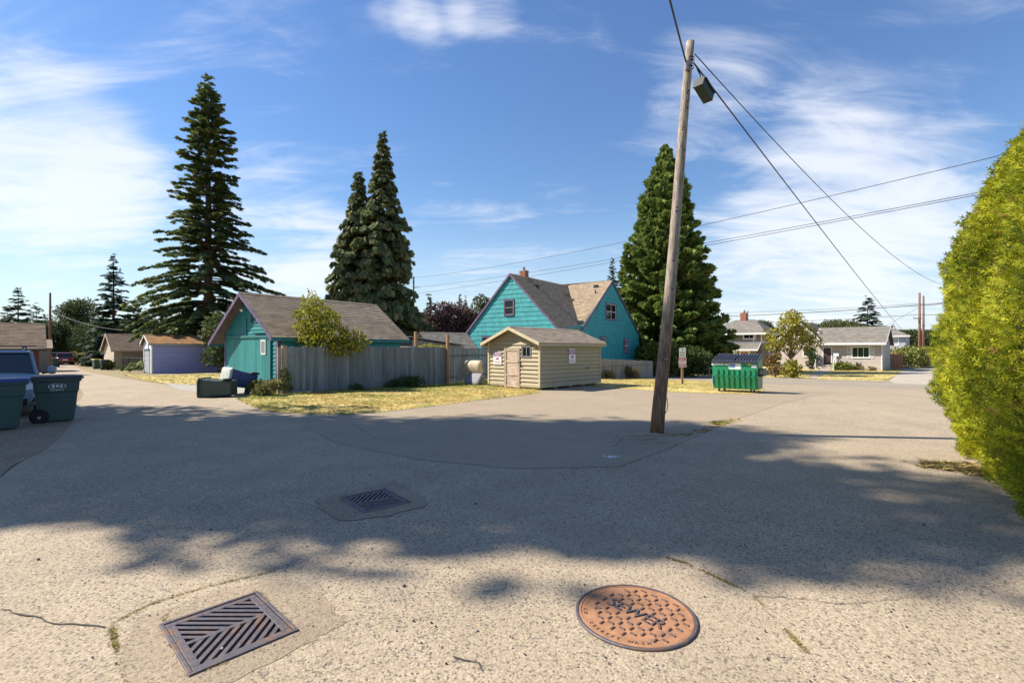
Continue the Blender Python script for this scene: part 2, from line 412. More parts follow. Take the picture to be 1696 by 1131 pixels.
# ------------------------------------------------------------------ numpy scattering for foliage
def scatter(name, tv, tf, pos, rot, scale, tint, mat, parent=None, kind=None):
    """one mesh of many copies of a small template. tv (n,3); tf list of equal-length faces; pos (N,3); rot (N,3,3); scale (N,) or (N,3); tint (N,3)"""
    tv = np.asarray(tv, np.float32); tf = np.asarray(tf, np.int32); N = len(pos); n = len(tv)
    sc = np.asarray(scale, np.float32)
    loc = tv[None]*(sc[:, None, None] if sc.ndim == 1 else sc[:, None, :])
    v = np.einsum('nij,nkj->nki', np.asarray(rot, np.float32), loc)+np.asarray(pos, np.float32)[:, None]
    faces = (tf[None]+(np.arange(N, dtype=np.int32)*n)[:, None, None]).reshape(-1)
    k = tf.shape[1]; nf = N*len(tf)
    me = bpy.data.meshes.new(name); me.vertices.add(N*n); me.vertices.foreach_set('co', v.reshape(-1))
    me.loops.add(nf*k); me.loops.foreach_set('vertex_index', faces)
    me.polygons.add(nf); me.polygons.foreach_set('loop_start', np.arange(nf, dtype=np.int32)*k)
    me.update(calc_edges=True)
    ca = me.color_attributes.new('tint', 'FLOAT_COLOR', 'POINT')
    col = np.ones((N, n, 4), np.float32); col[:, :, :3] = np.asarray(tint, np.float32)[:, None, :]
    ca.data.foreach_set('color', col.reshape(-1))
    me.materials.append(MATS[mat] if isinstance(mat, str) else mat)
    o = bpy.data.objects.new(name, me); link(o, parent)
    if kind: o['kind'] = kind
    return o
def frames(fwd, up=None, roll=None):
    """rotation matrices with columns (side, fwd, normal)"""
    f = fwd/np.maximum(np.linalg.norm(fwd, axis=1, keepdims=True), 1e-6)
    if up is None: up = np.tile(np.array([[0, 0, 1.0]]), (len(f), 1))
    s = np.cross(f, up); bad = np.linalg.norm(s, axis=1) < 1e-3; s[bad] = np.cross(f[bad], np.array([1.0, 0, 0]))
    s /= np.linalg.norm(s, axis=1, keepdims=True); n = np.cross(s, f)
    if roll is not None:
        c, w = np.cos(roll)[:, None], np.sin(roll)[:, None]; s, n = s*c+n*w, n*c-s*w
    return np.stack([s, f, n], axis=2)
def rdir(n):
    v = RNG.normal(size=(n, 3)); return v/np.linalg.norm(v, axis=1, keepdims=True)
# templates: y is the growing direction, z the normal
def fan(n, spread, wid, droop=.15, lift=.0):
    v = []; f = []
    for i in range(n):
        a = (i-(n-1)/2)/max(1, (n-1)/2)*spread; L = 1-.35*abs(a)/max(spread, .01)
        bx, by = .35*math.sin(a)*0, .30*(1-abs(i-(n-1)/2)/n)*.6
        tx, ty = math.sin(a)*L, by+math.cos(a)*L*.8
        px, py = math.cos(a)*wid, -math.sin(a)*wid
        mx, my = (bx+tx)/2, (by+ty)/2; k = len(v)
        v += [(bx, by, 0), (mx+px, my+py, lift*.5-droop*.15), (tx, ty, lift-droop*(ty*ty)), (mx-px, my-py, lift*.5-droop*.15)]
        f.append((k, k+1, k+2, k+3))
    return v, f
def feather(n, wid, droop):       # a spray with a spine and side fingers
    v = []; f = []
    def rh(b, t, w):
        k = len(v); m = ((b[0]+t[0])/2, (b[1]+t[1])/2, (b[2]+t[2])/2); dx, dy = t[0]-b[0], t[1]-b[1]; l = math.hypot(dx, dy) or 1
        v.extend([b, (m[0]+dy/l*w, m[1]-dx/l*w, m[2]), t, (m[0]-dy/l*w, m[1]+dx/l*w, m[2])]); f.append((k, k+1, k+2, k+3))
    rh((0, 0, 0), (0, 1, -droop), wid)
    for i in range(n):
        y = .12+.7*i/n; L = .48*(1-y*.62)
        for s in (-1, 1): rh((0, y, -droop*y*y), (s*L*.85, y+L*.62, -droop*(y+.3)**2-.05), wid*.85)
    return v, f
LEAF = ([(0, 0, 0), (.36, .45, .07), (0, 1, -.06), (-.36, .45, .07)], [(0, 1, 2, 3)])
LEAF3 = fan(3, .75, .17, .2)
# ------------------------------------------------------------------ material palette
asphalt_mat('alley_asphalt', (.322, .252, .168), (.58, .475, .335), (.06, .055, .055), 88, .30, .62)
asphalt_mat('lot_asphalt', (.312, .243, .163), (.50, .41, .29), (.07, .065, .06), 110, .2, .45)
asphalt_mat('street_asphalt', (.31, .25, .18), (.40, .37, .32), (.10, .095, .09), 90, .2, .4)
asphalt_mat('patch_asphalt', (.285, .22, .145), (.48, .39, .27), (.07, .06, .05), 90, .42, .55)
asphalt_mat('gravel_dirt', (.27, .18, .11), (.42, .32, .22), (.09, .07, .055), 45, .4, .7, .8)
pm('ground_soil', (.24, .19, .09), .95, .3, .7, bump=.5, bs=25)
pm('lawn_soil', (.50, .38, .13), .95, .35, 1.1, bump=.6, bs=30, dirt=(.22, .25, .05), dirt_scale=.6)
pm('concrete', (.40, .345, .265), .9, .12, 1.2, bump=.2, bs=80, dirt=(.33, .30, .26), dirt_scale=1.5)
pm('pale_gravel', (.34, .315, .27), .95, .2, 6, bump=.6, bs=50)
pm('grass_blade', (.5, .5, .5), .8, .2, 3, tint=True, trans=.25)
pm('pit_dark', (.03, .028, .025), .9, .2)
pm('cast_iron', (.105, .092, .10), .5, .25, 30, bump=.35, bs=220, dirt=(.20, .115, .07), dirt_scale=9, dirt_lo=.5, dirt_hi=.66, metal=.25)
pm('rust_iron', (.36, .175, .085), .75, .22, 14, bump=.4, bs=260, dirt=(.17, .105, .085), dirt_scale=6, dirt_lo=.55, dirt_hi=.72)
pm('rust_tread', (.135, .075, .05), .6, .25, 40, bump=.3, bs=260)
pm('moss', (.34, .27, .05), .95, .35, 40, tint=True)

# ------------------------------------------------------------------ ground sheets
GR1 = [G(273, 1035), G(307, 1119), G(488, 1046), G(429, 981)]
def ground():
    HN = (GR_LOC1, GR_LOC2)
    holes = [grate_hole(*g) for g in HN]
    sheet('ground', [(-900, -60), (900, -60), (900, 1600), (-900, 1600)], -.008, 'ground_soil', holes=holes)
    alley = [(-8.2, -9), (-6.1, 3.0), (-6.35, 5.9), (-7.75, 7.9), (-9.9, 10.75), (-12.6, 13.9), (-15.6, 17.6), (-25.4, 28), (-38, 40), (-90, 91), (-86, 92), (-34.6, 40), (-22.4, 28), (-17.6, 23.6),
             (-13.6, 20.0), (-10.0, 17.4), (-6, 17.5), (-2, 19.6), (2, 20.5), (6, 23), (12, 23.5)]
    p = [ST(34.0, 9), ST(34.0, -30)]; alley += [(q.x, q.y) for q in p]
    alley += [(14.5, 12.5), (9.2, 8.8), (7.6, 7.7), (6.6, 6.9), (5.4, 4.9), (5.6, -9)]
    sheet('alley_road', alley, 0.0, 'alley_asphalt', holes=holes)
    pad = [G(x, y) for x, y in [(470, 690), (560, 735), (700, 762), (850, 776), (1025, 773), (1095, 748), (1160, 720), (1219, 695), (1290, 670), (1345, 656)]]
    pad = [(q.x, q.y) for q in pad]+[(13.0, 19.5), (10.5, 21.5), (4.5, 23), (1.5, 20.2), (-2, 19.4), (-6, 17.3)]
    sheet('parking_pad', pad, .004, 'lot_asphalt')
    st = [ST(33.2, 60), ST(33.2, -70), ST(42.4, -70), ST(42.4, 60)]
    sheet('street', [(q.x, q.y) for q in st], .004, 'street_asphalt')
    # the concrete alley across the street, climbing away
    d = Vector((math.sin(rad(40.8)), math.cos(rad(40.8)), 0)); nrm = Vector((d.y, -d.x, 0))
    a = G(1468, 634.5); a.z = 0
    da = [a+d*0, a+d*25, a+d*130, a+d*130+nrm*5.2, a+d*25+nrm*5.0, a+nrm*6.5]
    sheet('concrete_alley', [(q.x, q.y) for q in da], .006, 'concrete')
    # kerb on the far side of the street
    k = B()
    for i in range(24):
        t0, t1 = 22-i*2.0, 22-(i+1)*2.0+.01
        if ST(42.5, t0).x > a.x-.5: break
        q = [ST(42.4, t0), ST(42.4, t1), ST(42.62, t1), ST(42.62, t0)]
        k.hexa([v+Vector((0, 0, -.02)) for v in q]+[v+Vector((0, 0, .13)) for v in q])
    tag(k.build('kerb', 'concrete'), kind='structure')
    w = [ST(52.5, 0), ST(52.5, -1.2)]
    # gravel yard with the bins and the parked car
    gy = [(-6.28, 5.85), (-7.0, 6.75), (-7.62, 7.9), (-8.6, 9.25), (-9.8, 10.75), (-12.55, 13.85), (-15.5, 17.5), (-24, 20), (-24, 4), (-9, 3)]
    sheet('gravel_yard', gy, .004, 'gravel_dirt')
    gd = [G(x, y) for x, y in [(270, 634), (330, 638), (374, 634)]]
    gd = [(q.x, q.y) for q in gd]+[(-10.9, 20.2), (-9.7, 18.6), (-10.2, 17.2), (-13, 19.0)]
    sheet('garage_drive', gd, .006, 'pale_gravel')
    for (loc, ang) in HN:
        c, s = math.cos(ang), math.sin(ang); pts = []
        R0 = random.Random(int(loc.y*100))
        K = [(-.50, -.50), (-.2, -.54), (.3, -.48), (.50, -.44), (.56, 0), (.50, .42), (.1, .56), (-.36, .52), (-.50, .1)]
        for i in range(len(K)):
            for q in range(6):
                f = q/6; x = K[i][0]*(1-f)+K[(i+1) % len(K)][0]*f; y = K[i][1]*(1-f)+K[(i+1) % len(K)][1]*f; j = 1+R0.uniform(-.035, .035); pts.append((loc.x+(c*x-s*y)*j, loc.y+(s*x+c*y)*j))
        sheet('asphalt_patch', pts, .0022 if loc.y < 4 else .0062, 'patch_asphalt', holes=[grate_hole(loc, ang)])
GA = math.atan2(.729, .684)
def _c(ps):
    return sum(ps, Vector((0, 0, 0)))/4
GR_LOC1 = (_c(GR1), GA)
GR_LOC2 = (_c([G(563.7, 825.3), G(633, 812.8), G(678.3, 829.5), G(609, 849.3)]), GA+math.pi-.12)
GW, GH = .55, .66
def grate_hole(loc, ang):
    c, s = math.cos(ang), math.sin(ang)
    return [(loc.x+c*x-s*y, loc.y+s*x+c*y) for x, y in [(-GW/2, -GH/2), (GW/2, -GH/2), (GW/2, GH/2), (-GW/2, GH/2)]]
ground()

def clip_rect(poly, x0, x1, y0, y1):
    def cl(ps, f, inter):
        out = []
        for i in range(len(ps)):
            a, c = ps[i], ps[(i+1) % len(ps)]
            if f(a): out.append(a)
            if f(a) != f(c): out.append(inter(a, c))
        return out
    for (ax, val, sgn) in ((0, x0, 1), (0, x1, -1), (1, y0, 1), (1, y1, -1)):
        if not poly: return []
        poly = cl(poly, lambda p: (p[ax]-val)*sgn >= 0, lambda a, c: tuple(a[k]+(c[k]-a[k])*(val-a[ax])/(c[ax]-a[ax]) for k in (0, 1)))
    return poly
def catch_basin(loc, ang, label):
    t = thing('storm_drain', loc, ang, label, 'drain grate', 'drain grates in the asphalt')
    hx, hy = GW/2, GH/2
    b = B()                                    # outer frame
    for (x0, x1, y0, y1) in [(-hx, hx, -hy, -hy+.022), (-hx, hx, hy-.022, hy), (-hx, -hx+.022, -hy+.022, hy-.022), (hx-.022, hx, -hy+.022, hy-.022)]:
        b.box(x0, x1, y0, y1, -.06, .012)
    b.build('frame', 'cast_iron', t, bevel=.003)
    b = B(); ix, iy = hx-.026, hy-.026; m = .042  # cover border and middle rib
    for (x0, x1, y0, y1) in [(-ix, ix, -iy, -iy+m), (-ix, ix, iy-m, iy), (-ix, -ix+m, -iy+m, iy-m), (ix-m, ix, -iy+m, iy-m), (-ix+m, ix-m, -.016, .016)]:
        b.box(x0, x1, y0, y1, -.035, .006)
    b.build('cover', 'cast_iron', t, bevel=.003)
    n = 0
    for half in (0, 1):
        y0, y1 = (.014, iy-m+.004) if half else (-iy+m-.004, -.014)
        x0, x1 = -ix+m-.004, ix-m+.004
        a = rad(-47) if half else rad(47)
        d = Vector((math.cos(a), math.sin(a))); nn = Vector((-d.y, d.x))
        for k in range(-12, 13):
            c = nn*(k*.047)+Vector((0, (y0+y1)/2))
            q = [c-d+nn*.0125, c-d-nn*.0125, c+d-nn*.0125, c+d+nn*.0125]
            p = clip_rect([tuple(v) for v in q], x0, x1, y0, y1)
            if len(p) < 3: continue
            ar = abs(sum(p[i][0]*p[(i+1) % len(p)][1]-p[(i+1) % len(p)][0]*p[i][1] for i in range(len(p))))/2
            if ar < .0004: continue
            B().prism([(x, y, .0045) for x, y in p], (0, 0, -.036)).build('bar', 'cast_iron', t)
    b = B()                                    # the basin below
    for (x0, x1, y0, y1, z0, z1) in [(-hx-.04, -hx, -hy, hy, -.9, -.02), (hx, hx+.04, -hy, hy, -.9, -.02), (-hx, hx, -hy-.04, -hy, -.9, -.02), (-hx, hx, hy, hy+.04, -.9, -.02), (-hx, hx, -hy, hy, -.95, -.9)]:
        b.box(x0, x1, y0, y1, z0, z1)
    b.build('basin', 'pit_dark', t)
catch_basin(*GR_LOC1, 'cast iron storm drain grate with herringbone slots in sunlit asphalt')
catch_basin(*GR_LOC2, 'cast iron storm drain grate with herringbone slots in the tree shade')

def manhole():
    c = G(1052, 1018); c.z = 0
    R = .345
    t = thing('manhole_cover', c, math.atan2(-.314, .283), 'round rusty manhole cover reading SEWER in the foreground asphalt', 'manhole cover')
    B().lathe([(R+.022, -.01), (R+.022, .010), (R+.017, .014), (R+.004, .014), (R+.002, .006)], 64, cap=False).build('ring', 'cast_iron', t, smooth=False)
    B().lathe([(R, .0), (R, .010), (R-.012, .012), (R-.014, .008), (0.001, .008)], 64, cap=False).build('lid', 'rust_iron', t)
    b = B(); pit = .039
    for i in range(-9, 10):
        for j in range(-9, 10):
            x, y = i*pit, j*pit
            if (i+j) % 2: continue
            if math.hypot(x, y) > R-.045: continue
            if abs(x) < .215 and abs(y) < .052: continue
            if y < -.18 and abs(x) < .2 and math.hypot(x, y) > R-.075: continue
            if x < -.2 and math.hypot(x, y) > R-.075: continue
            al = (i % 2 == 0)
            L, w = (.0205, .0082)
            q = [(-L, -w), (L, -w), (L, w), (-L, w)]
            a = rad(90 if al else 0)
            ca, sa = math.cos(a), math.sin(a)
            P = [(x+ca*u-sa*v, y+sa*u+ca*v) for u, v in q]; T = [(x+ca*u*.85-sa*v*.6, y+sa*u*.85+ca*v*.6) for u, v in q]
            b.hexa([(px, py, .0075) for px, py in P]+[(px, py, .0155) for px, py in T])
    b.build('tread', 'rust_tread', t, kind='stuff')
    b = B(); text_on(b, 'SEWER', .128, Matrix.Translation((0, 0, .012)), .0045); b.build('lettering', 'cast_iron', t)
    b = B()
    def arc(s, a0, a1, r):
        for k, ch in enumerate(s):
            if ch == ' ': continue
            a = a0+(a1-a0)*k/(len(s)-1)
            text_on(b, ch, .034, Matrix.Translation((r*math.cos(a), r*math.sin(a), .009)) @ Matrix.Rotation(a+math.pi/2, 4, 'Z'), .002)
    arc('CO', rad(218), rad(226), R-.04)
    for k in range(11):                        # the rest of the maker's line is worn to stubs
        a = rad(163+k*4.6); p = Matrix.Translation(((R-.04)*math.cos(a), (R-.04)*math.sin(a), .0075)) @ Matrix.Rotation(a+random.uniform(-.3, .3), 4, 'Z'); q = random.uniform(.006, .012)
        b.hexa([p @ Vector(v) for v in [(-q, -.003, 0), (q, -.003, 0), (q, .003, 0), (-q, .003, 0), (-q, -.002, .003), (q, -.002, .003), (q, .002, .003), (-q, .002, .003)]])
    arc('EVERETT WASH', rad(247), rad(318), R-.04)
    b.build('rim_lettering', 'rust_tread', t, kind='stuff')
    B().lathe([(.011, .0081), (.011, .0088), (.001, .0088)], 12, Matrix.Translation((-.2, -.13, 0))).build('pick_hole', 'pit_dark', t)
manhole()

# ------------------------------------------------------------------ grass and moss
def in_poly(x, y, poly):
    ins = np.zeros(len(x), bool); n = len(poly); j = n-1
    for i in range(n):
        xi, yi = poly[i][0], poly[i][1]; xj, yj = poly[j][0], poly[j][1]
        c = ((yi > y) != (yj > y)) & (x < (xj-xi)*(y-yi)/(yj-yi+1e-12)+xi); ins ^= c; j = i
    return ins
def vnoise(x, y, sc, seed):
    r = np.random.default_rng(seed); gsz = 64; g = r.random((gsz, gsz))
    u, v = x*sc, y*sc; i, j = np.floor(u).astype(int), np.floor(v).astype(int); fu, fv = u-i, v-j
    fu = fu*fu*(3-2*fu); fv = fv*fv*(3-2*fv)
    q = lambda a, c: g[a % gsz, c % gsz]
    return (q(i, j)*(1-fu)+q(i+1, j)*fu)*(1-fv)+(q(i, j+1)*(1-fu)+q(i+1, j+1)*fu)*fv
def tuft_template(nb=7, seed=1):
    r = random.Random(seed); v = []; f = []
    for i in range(nb):
        a = r.uniform(0, 6.28); ln = r.uniform(.2, .75); bx, by = r.uniform(-.35, .35), r.uniform(-.35, .35); h = r.uniform(.5, 1.0)
        w = .055; tx, ty = bx+math.cos(a)*ln, by+math.sin(a)*ln; px, py = -math.sin(a)*w, math.cos(a)*w; k = len(v)
        v += [(bx-px, by-py, 0), (bx+px, by+py, 0), ((bx+tx)/2+px*.6-(tx-bx)*.12, (by+ty)/2+py*.6-(ty-by)*.12, h*.62), (tx, ty, h)]
        f.append((k, k+1, k+2, k+3))
    return v, f
STRAW, GREEN = np.array([.88, .68, .23]), np.array([.27, .38, .05])
def lawn(name, poly, n, label, green=lambda x, y: .3, h=(.03, .08), zoff=.012, soil='lawn_soil', seed=1):
    o = sheet(name, [(p[0], p[1]) for p in poly], zoff, soil, kind='structure')
    P = np.array([(p[0], p[1]) for p in poly]); lo, hi = P.min(0), P.max(0)
    r = np.random.default_rng(seed); x = r.uniform(lo[0], hi[0], n*3); y = r.uniform(lo[1], hi[1], n*3)
    k = in_poly(x, y, poly); x, y = x[k][:n], y[k][:n]; m = len(x)
    g = np.clip(green(x, y)+(vnoise(x, y, .9, seed+3)-.5)*1.1+(vnoise(x, y, 3.1, seed+5)-.5)*.5, 0, 1)[:, None]
    tint = (STRAW*(1-g)+GREEN*g)*r.uniform(.65, 1.25, (m, 1))*2.0*.62
    a = r.uniform(0, 6.28, m); rot = np.zeros((m, 3, 3)); rot[:, 0, 0] = np.cos(a); rot[:, 0, 1] = -np.sin(a); rot[:, 1, 0] = np.sin(a); rot[:, 1, 1] = np.cos(a); rot[:, 2, 2] = 1
    hh = .62*r.uniform(h[0], h[1], m)*(.6+.8*vnoise(x, y, 1.7, seed+9)); sc = np.stack([hh*2.2+.03, hh*2.2+.03, hh], 1)
    v, f = tuft_template(5, seed)
    gr = scatter('grass', v, f, np.stack([x, y, zt(x, y)+zoff-.003], 1), rot, sc, tint, 'grass_blade', kind='stuff')
    tag(gr, label, 'grass')
    return o
def xy(l): return [(q.x, q.y) for q in l]
low = xy([G(x, y) for x, y in [(392, 661), (410, 670), (440, 681), (500, 686), (570, 687), (640, 682), (700, 675), (800, 662), (893, 651.5)]])
lawn1 = low+[(1.05, 19.2), (-1.0, 21.1), (-1.3, 25.5), (-2.0, 25.0), (-3.1, 22.6), (-8.2, 17.9), (-9.0, 18.4), (-9.5, 18.9)]
FN0, FN1 = Vector((-8.3, 17.7)), Vector((-2.96, 22.5))
def fdist(x, y):
    d = (FN1-FN0).normalized(); n = Vector((d.y, -d.x)); return (x-FN0.x)*n.x+(y-FN0.y)*n.y
lawn('lawn_by_fence', lawn1, 15000, 'patchy green and straw coloured grass along the wooden fence', lambda x, y: np.clip(1.1-fdist(x, y)*.27, .10, 1), (.025, .075), seed=2)
isl = xy([G(x, y) for x, y in [(996, 641), (1045, 645), (1100, 648.5), (1180, 652), (1240, 653.5), (1268, 653)]])+xy([ST(33.1, -2.0), ST(33.1, 6), ST(33.1, 12)])+[(4.3, 27), (4.2, 22.3)]
isl = xy([G(x, y) for x, y in [(996, 641), (1045, 645), (1100, 648.5), (1180, 652), (1236, 653), (1262, 651), (1266, 645)]])+xy([G(1262, 642), ST(33.1, 6.5), ST(33.1, 10), ST(33.1, 16)])+[(1.5, 27)]
lawn('lawn_island', isl, 9000, 'dry golden grass strip between the shed and the street', lambda x, y: .16+0*x, (.025, .07), seed=5)
lg = xy([G(x, y) for x, y in [(196, 614), (214, 623.5), (250, 632.5), (300, 637), (340, 636), (374, 632)]])+[(-13.8, 26.5), (-17, 36), (-24, 32.2), (-29, 36)]
lawn('lawn_by_lilac_garage', lg, 6000, 'parched yellow grass beside the lilac garage', lambda x, y: .2+0*x, (.04, .1), seed=8)
al = G(1468, 634.5); d_al = Vector((math.sin(rad(40.8)), math.cos(rad(40.8)), 0))
t_al = LX*al.x+LY*al.y
fl = xy([ST(42.66, 24), ST(42.66, t_al+.35)])+xy([al+d_al*1.5+Vector((-.3, .2, 0))])+xy([al+d_al*12, al+d_al*26, al+d_al*60])+xy([ST(95, 0), ST(75, 30)])
lawn('lawn_across_street', fl, 12000, 'straw coloured front lawns across the street', lambda x, y: .28+0*x, (.05, .13), seed=11)
def moss_line(px_pts, n, w, label, size=(.008, .02), dry=.5, z=.003):
    P = [G(*p) for p in px_pts]; seg = [(P[i+1]-P[i]).length for i in range(len(P)-1)]; tot = sum(seg)
    pos = []
    for _ in range(n):
        q = random.uniform(0, tot); i = 0
        while q > seg[i] and i < len(seg)-1: q -= seg[i]; i += 1
        p = P[i].lerp(P[i+1], min(1, q/seg[i])); pos.append((p.x+random.gauss(0, w), p.y+random.gauss(0, w), p.z+z))
    pos = np.array(pos); m = len(pos); a = RNG.uniform(0, 6.28, m)
    rot = np.zeros((m, 3, 3)); rot[:, 0, 0] = np.cos(a); rot[:, 0, 1] = -np.sin(a); rot[:, 1, 0] = np.sin(a); rot[:, 1, 1] = np.cos(a); rot[:, 2, 2] = 1
    keep = (vnoise(pos[:, 0], pos[:, 1], 9.0, 3) > .50) | (RNG.random(m) < .06)
    pos, rot = pos[keep], rot[keep]; m = len(pos)
    t = np.where(RNG.random((m, 1)) < dry, np.array([[.95, .70, .26]]), np.array([[.46, .44, .08]]))*RNG.uniform(.6, 1.2, (m, 1))
    v, f = tuft_template(8, 4); s = RNG.uniform(size[0], size[1], m)
    o = scatter('weeds', v, f, pos, rot, np.stack([s*1.8, s*1.8, s*.7], 1), t, 'grass_blade', kind='stuff'); tag(o, label, 'weeds')
moss_line([(1088, 918), (1140, 934), (1200, 962), (1245, 985), (1290, 1030), (1335, 1080)], 700, .008, 'yellow moss in the curved crack beside the manhole', (.006, .014))
moss_line([(186, 1040), (192, 1075), (200, 1110), (212, 1131)], 260, .007, 'yellow moss in the crack beside the near drain', (.007, .016))
moss_line([(190, 1030), (250, 1000), (330, 975), (455, 945)], 400, .008, 'thin moss along the patch edge above the near drain', (.005, .011))
moss_line([(850, 777), (1025, 774), (1095, 748), (1130, 732)], 200, .018, 'moss in the seam between pavement and parking pad', (.008, .018))
moss_line([(1112, 722), (1140, 720), (1165, 712), (1200, 702), (1222, 694)], 420, .07, 'dry weeds in the pavement seam beside the leaning pole', (.015, .05), .97)
moss_line([(1185, 703), (1205, 699)], 160, .05, 'green weed clump in the pavement seam near the pole', (.04, .09), .1)
moss_line([(1540, 773), (1580, 772), (1620, 776), (1640, 790)], 800, .10, 'dry straw grass at the foot of the tall hedge', (.03, .10), .92)
moss_line([(1300, 745), (1360, 751)], 200, .03, 'green moss streak on the shaded asphalt', (.006, .015), .1)
moss_line([(270, 1000), (277, 1040), (300, 1090), (318, 1118), (400, 1088), (480, 1052), (465, 1020), (430, 982), (350, 1010)], 500, .014, 'dry moss around the frame of the near drain', (.005, .012), .6)
moss_line([(560, 826), (605, 852), (650, 842), (682, 830)], 260, .018, 'dry moss around the frame of the shaded drain', (.006, .014), .7)

# ------------------------------------------------------------------ small stones, dry leaves and cracks on the asphalt
def litter():
    r = np.random.default_rng(77)
    n = 900; Y = r.uniform(2.2, 9.5, n)**1.0; X = r.uniform(-1.05, 1.02, n)*Y
    a = r.uniform(0, 6.28, n); rot = np.zeros((n, 3, 3)); rot[:, 0, 0] = np.cos(a); rot[:, 0, 1] = -np.sin(a); rot[:, 1, 0] = np.sin(a); rot[:, 1, 1] = np.cos(a); rot[:, 2, 2] = 1
    v = [(-1, -.7, 0), (.8, -1, 0), (1, .6, 0), (-.6, 1, 0), (-.5, -.4, .8), (.4, -.5, .9), (.5, .4, .7), (-.3, .5, .8)]
    f = [(4, 5, 6, 7), (0, 1, 5, 4), (1, 2, 6, 5), (2, 3, 7, 6), (3, 0, 4, 7)]
    s = r.uniform(.0025, .0075, n)*np.where(r.random(n) < .05, 1.8, 1); c = np.where(r.random((n, 1)) < .45, np.array([[.16, .14, .13]]), np.array([[1.0, .88, .72]]))*r.uniform(.6, 1.1, (n, 1))
    k = (X < 5.0) & (X > -6.0); P = np.stack([X, Y, zt(X, Y)+.0045], 1)
    tag(scatter('pebbles', v, f, P[k], rot[k], s[k], c[k], 'grass_blade', kind='stuff'), 'loose pebbles strewn over the foreground asphalt', 'pebbles')
litter()
def crack(px_pts, label, w=.007, z=.0062):
    P = [G(*p) for p in px_pts]; R0 = random.Random(len(px_pts)+int(px_pts[0][0])); L_ = []; Rr = []
    for i in range(len(P)-1):
        d = P[i+1]-P[i]; n = max(2, int(d.length/.06)); nn = Vector((-d.y, d.x, 0)).normalized()
        for k in range(n):
            c = P[i].lerp(P[i+1], k/n)+nn*R0.gauss(0, .012); h = w*R0.uniform(.2, 1.0); L_.append((c.x+nn.x*h, c.y+nn.y*h, z)); Rr.append((c.x-nn.x*h, c.y-nn.y*h, z))
    m = len(L_); b = B(); b.add(L_+Rr, [(i, i+m, i+1+m, i+1) for i in range(m-1)])
    tag(b.build('crack', 'crack_dark'), label, 'crack', kind='structure')
pm('crack_dark', (.075, .06, .045), .95, .3, 9)
crack([(495, 668), (540, 690), (585, 702), (625, 728)], 'dark crack across the shaded alley asphalt')
crack([(0, 1010), (90, 1030), (190, 1040)], 'thin crack running from the drain patch to the picture edge')
crack([(750, 1088), (790, 1098), (800, 1131)], 'short crack in the foreground asphalt')
crack([(1245, 985), (1400, 1000), (1560, 985)], 'thin crack right of the manhole moss line', .004)
# ------------------------------------------------------------------ building materials
pm('teal_paint', (.018, .235, .23), .62, .10, 2.2, tint=True, bump=.15, bs=90, dirt=(.03, .30, .29), dirt_scale=1.6, dirt_lo=.55, dirt_hi=.8, stretch=(1, 1, .35))
pm('teal_door', (.014, .20, .19), .6, .2, 4, tint=True, bump=.3, bs=60, stretch=(6, 6, .5), dirt=(.045, .29, .265), dirt_scale=2.2, dirt_lo=.54, dirt_hi=.75)
pm('teal_trim', (.022, .17, .165), .6, .1, 3)
pm('teal_house', (.036, .31, .315), .6, .07, 1.5, tint=True, bump=.25, bs=70, stretch=(6, 6, .6))
pm('purple_trim', (.115, .068, .145), .6, .15, 4, dirt=(.2, .13, .22), dirt_scale=3)
pm('roof_tan', (.31, .232, .150), .95, .12, 2.0, tint=True, bump=.5, bs=140, fine=.25, fs=160)
pm('roof_brown', (.20, .135, .085), .95, .2, 1.5, tint=True, bump=.5, bs=120, fine=.3, fs=120)
pm('roof_shed', (.27, .215, .155), .95, .2, 3, tint=True, bump=.5, bs=120, fine=.3, fs=120)
pm('roof_moss', (.24, .135, .055), .98, .3, 2.5, tint=True, bump=.9, bs=40, dirt=(.36, .17, .045), dirt_scale=2.4, dirt_lo=.42, dirt_hi=.6)
pm('roof_grey', (.20, .18, .15), .95, .15, 1.5, tint=True, bump=.5, bs=120, fine=.3, fs=90)
pm('roof_deck', (.12, .09, .07), .9, .2)
pm('shed_paint', (.37, .315, .20), .75, .07, 3, tint=True, bump=.2, bs=90, stretch=(1, 1, 1), dirt=(.36, .30, .18), dirt_scale=2)
pm('shed_trim', (.50, .43, .27), .75, .1, 3)
pm('raw_wood', (.40, .30, .215), .85, .25, 3, bump=.4, bs=50, stretch=(2, 2, 12), tint=True, dirt=(.56, .49, .42), dirt_scale=1.6, dirt_lo=.5, dirt_hi=.62)
pm('raw_trim', (.34, .27, .20), .85, .25, 6, bump=.3, bs=50)
pm('fence_wood', (.175, .195, .20), .9, .22, 3, bump=.5, bs=45, stretch=(7, 7, .55), tint=True, dirt=(.095, .15, .165), dirt_scale=1.7, dirt_lo=.46, dirt_hi=.66)
pm('fence_post', (.30, .17, .09), .85, .25, 5, bump=.4, bs=40, stretch=(6, 6, .6))
pm('old_post', (.30, .25, .19), .9, .3, 5, bump=.6, bs=40, stretch=(6, 6, .5), dirt=(.17, .13, .1), dirt_scale=2)
pm('grey_fence', (.27, .245, .21), .9, .2, 3, bump=.4, bs=40, stretch=(6, 6, .5), tint=True)
pm('red_fence', (.26, .12, .06), .85, .2, 3, bump=.3, bs=40, stretch=(6, 6, .5), tint=True)
pm('lilac_paint', (.30, .31, .55), .65, .07, 2, tint=True, dirt=(.12, .11, .2), dirt_scale=1.0, dirt_lo=.66, dirt_hi=.75)
pm('white_paint', (.72, .72, .70), .6, .05, 3)
pm('cream_paint', (.52, .43, .32), .75, .07, 2, tint=True)
pm('cream_door', (.36, .28, .21), .75, .06, 2, tint=True)
pm('beige_paint', (.44, .385, .34), .75, .05, 1.5, tint=True)
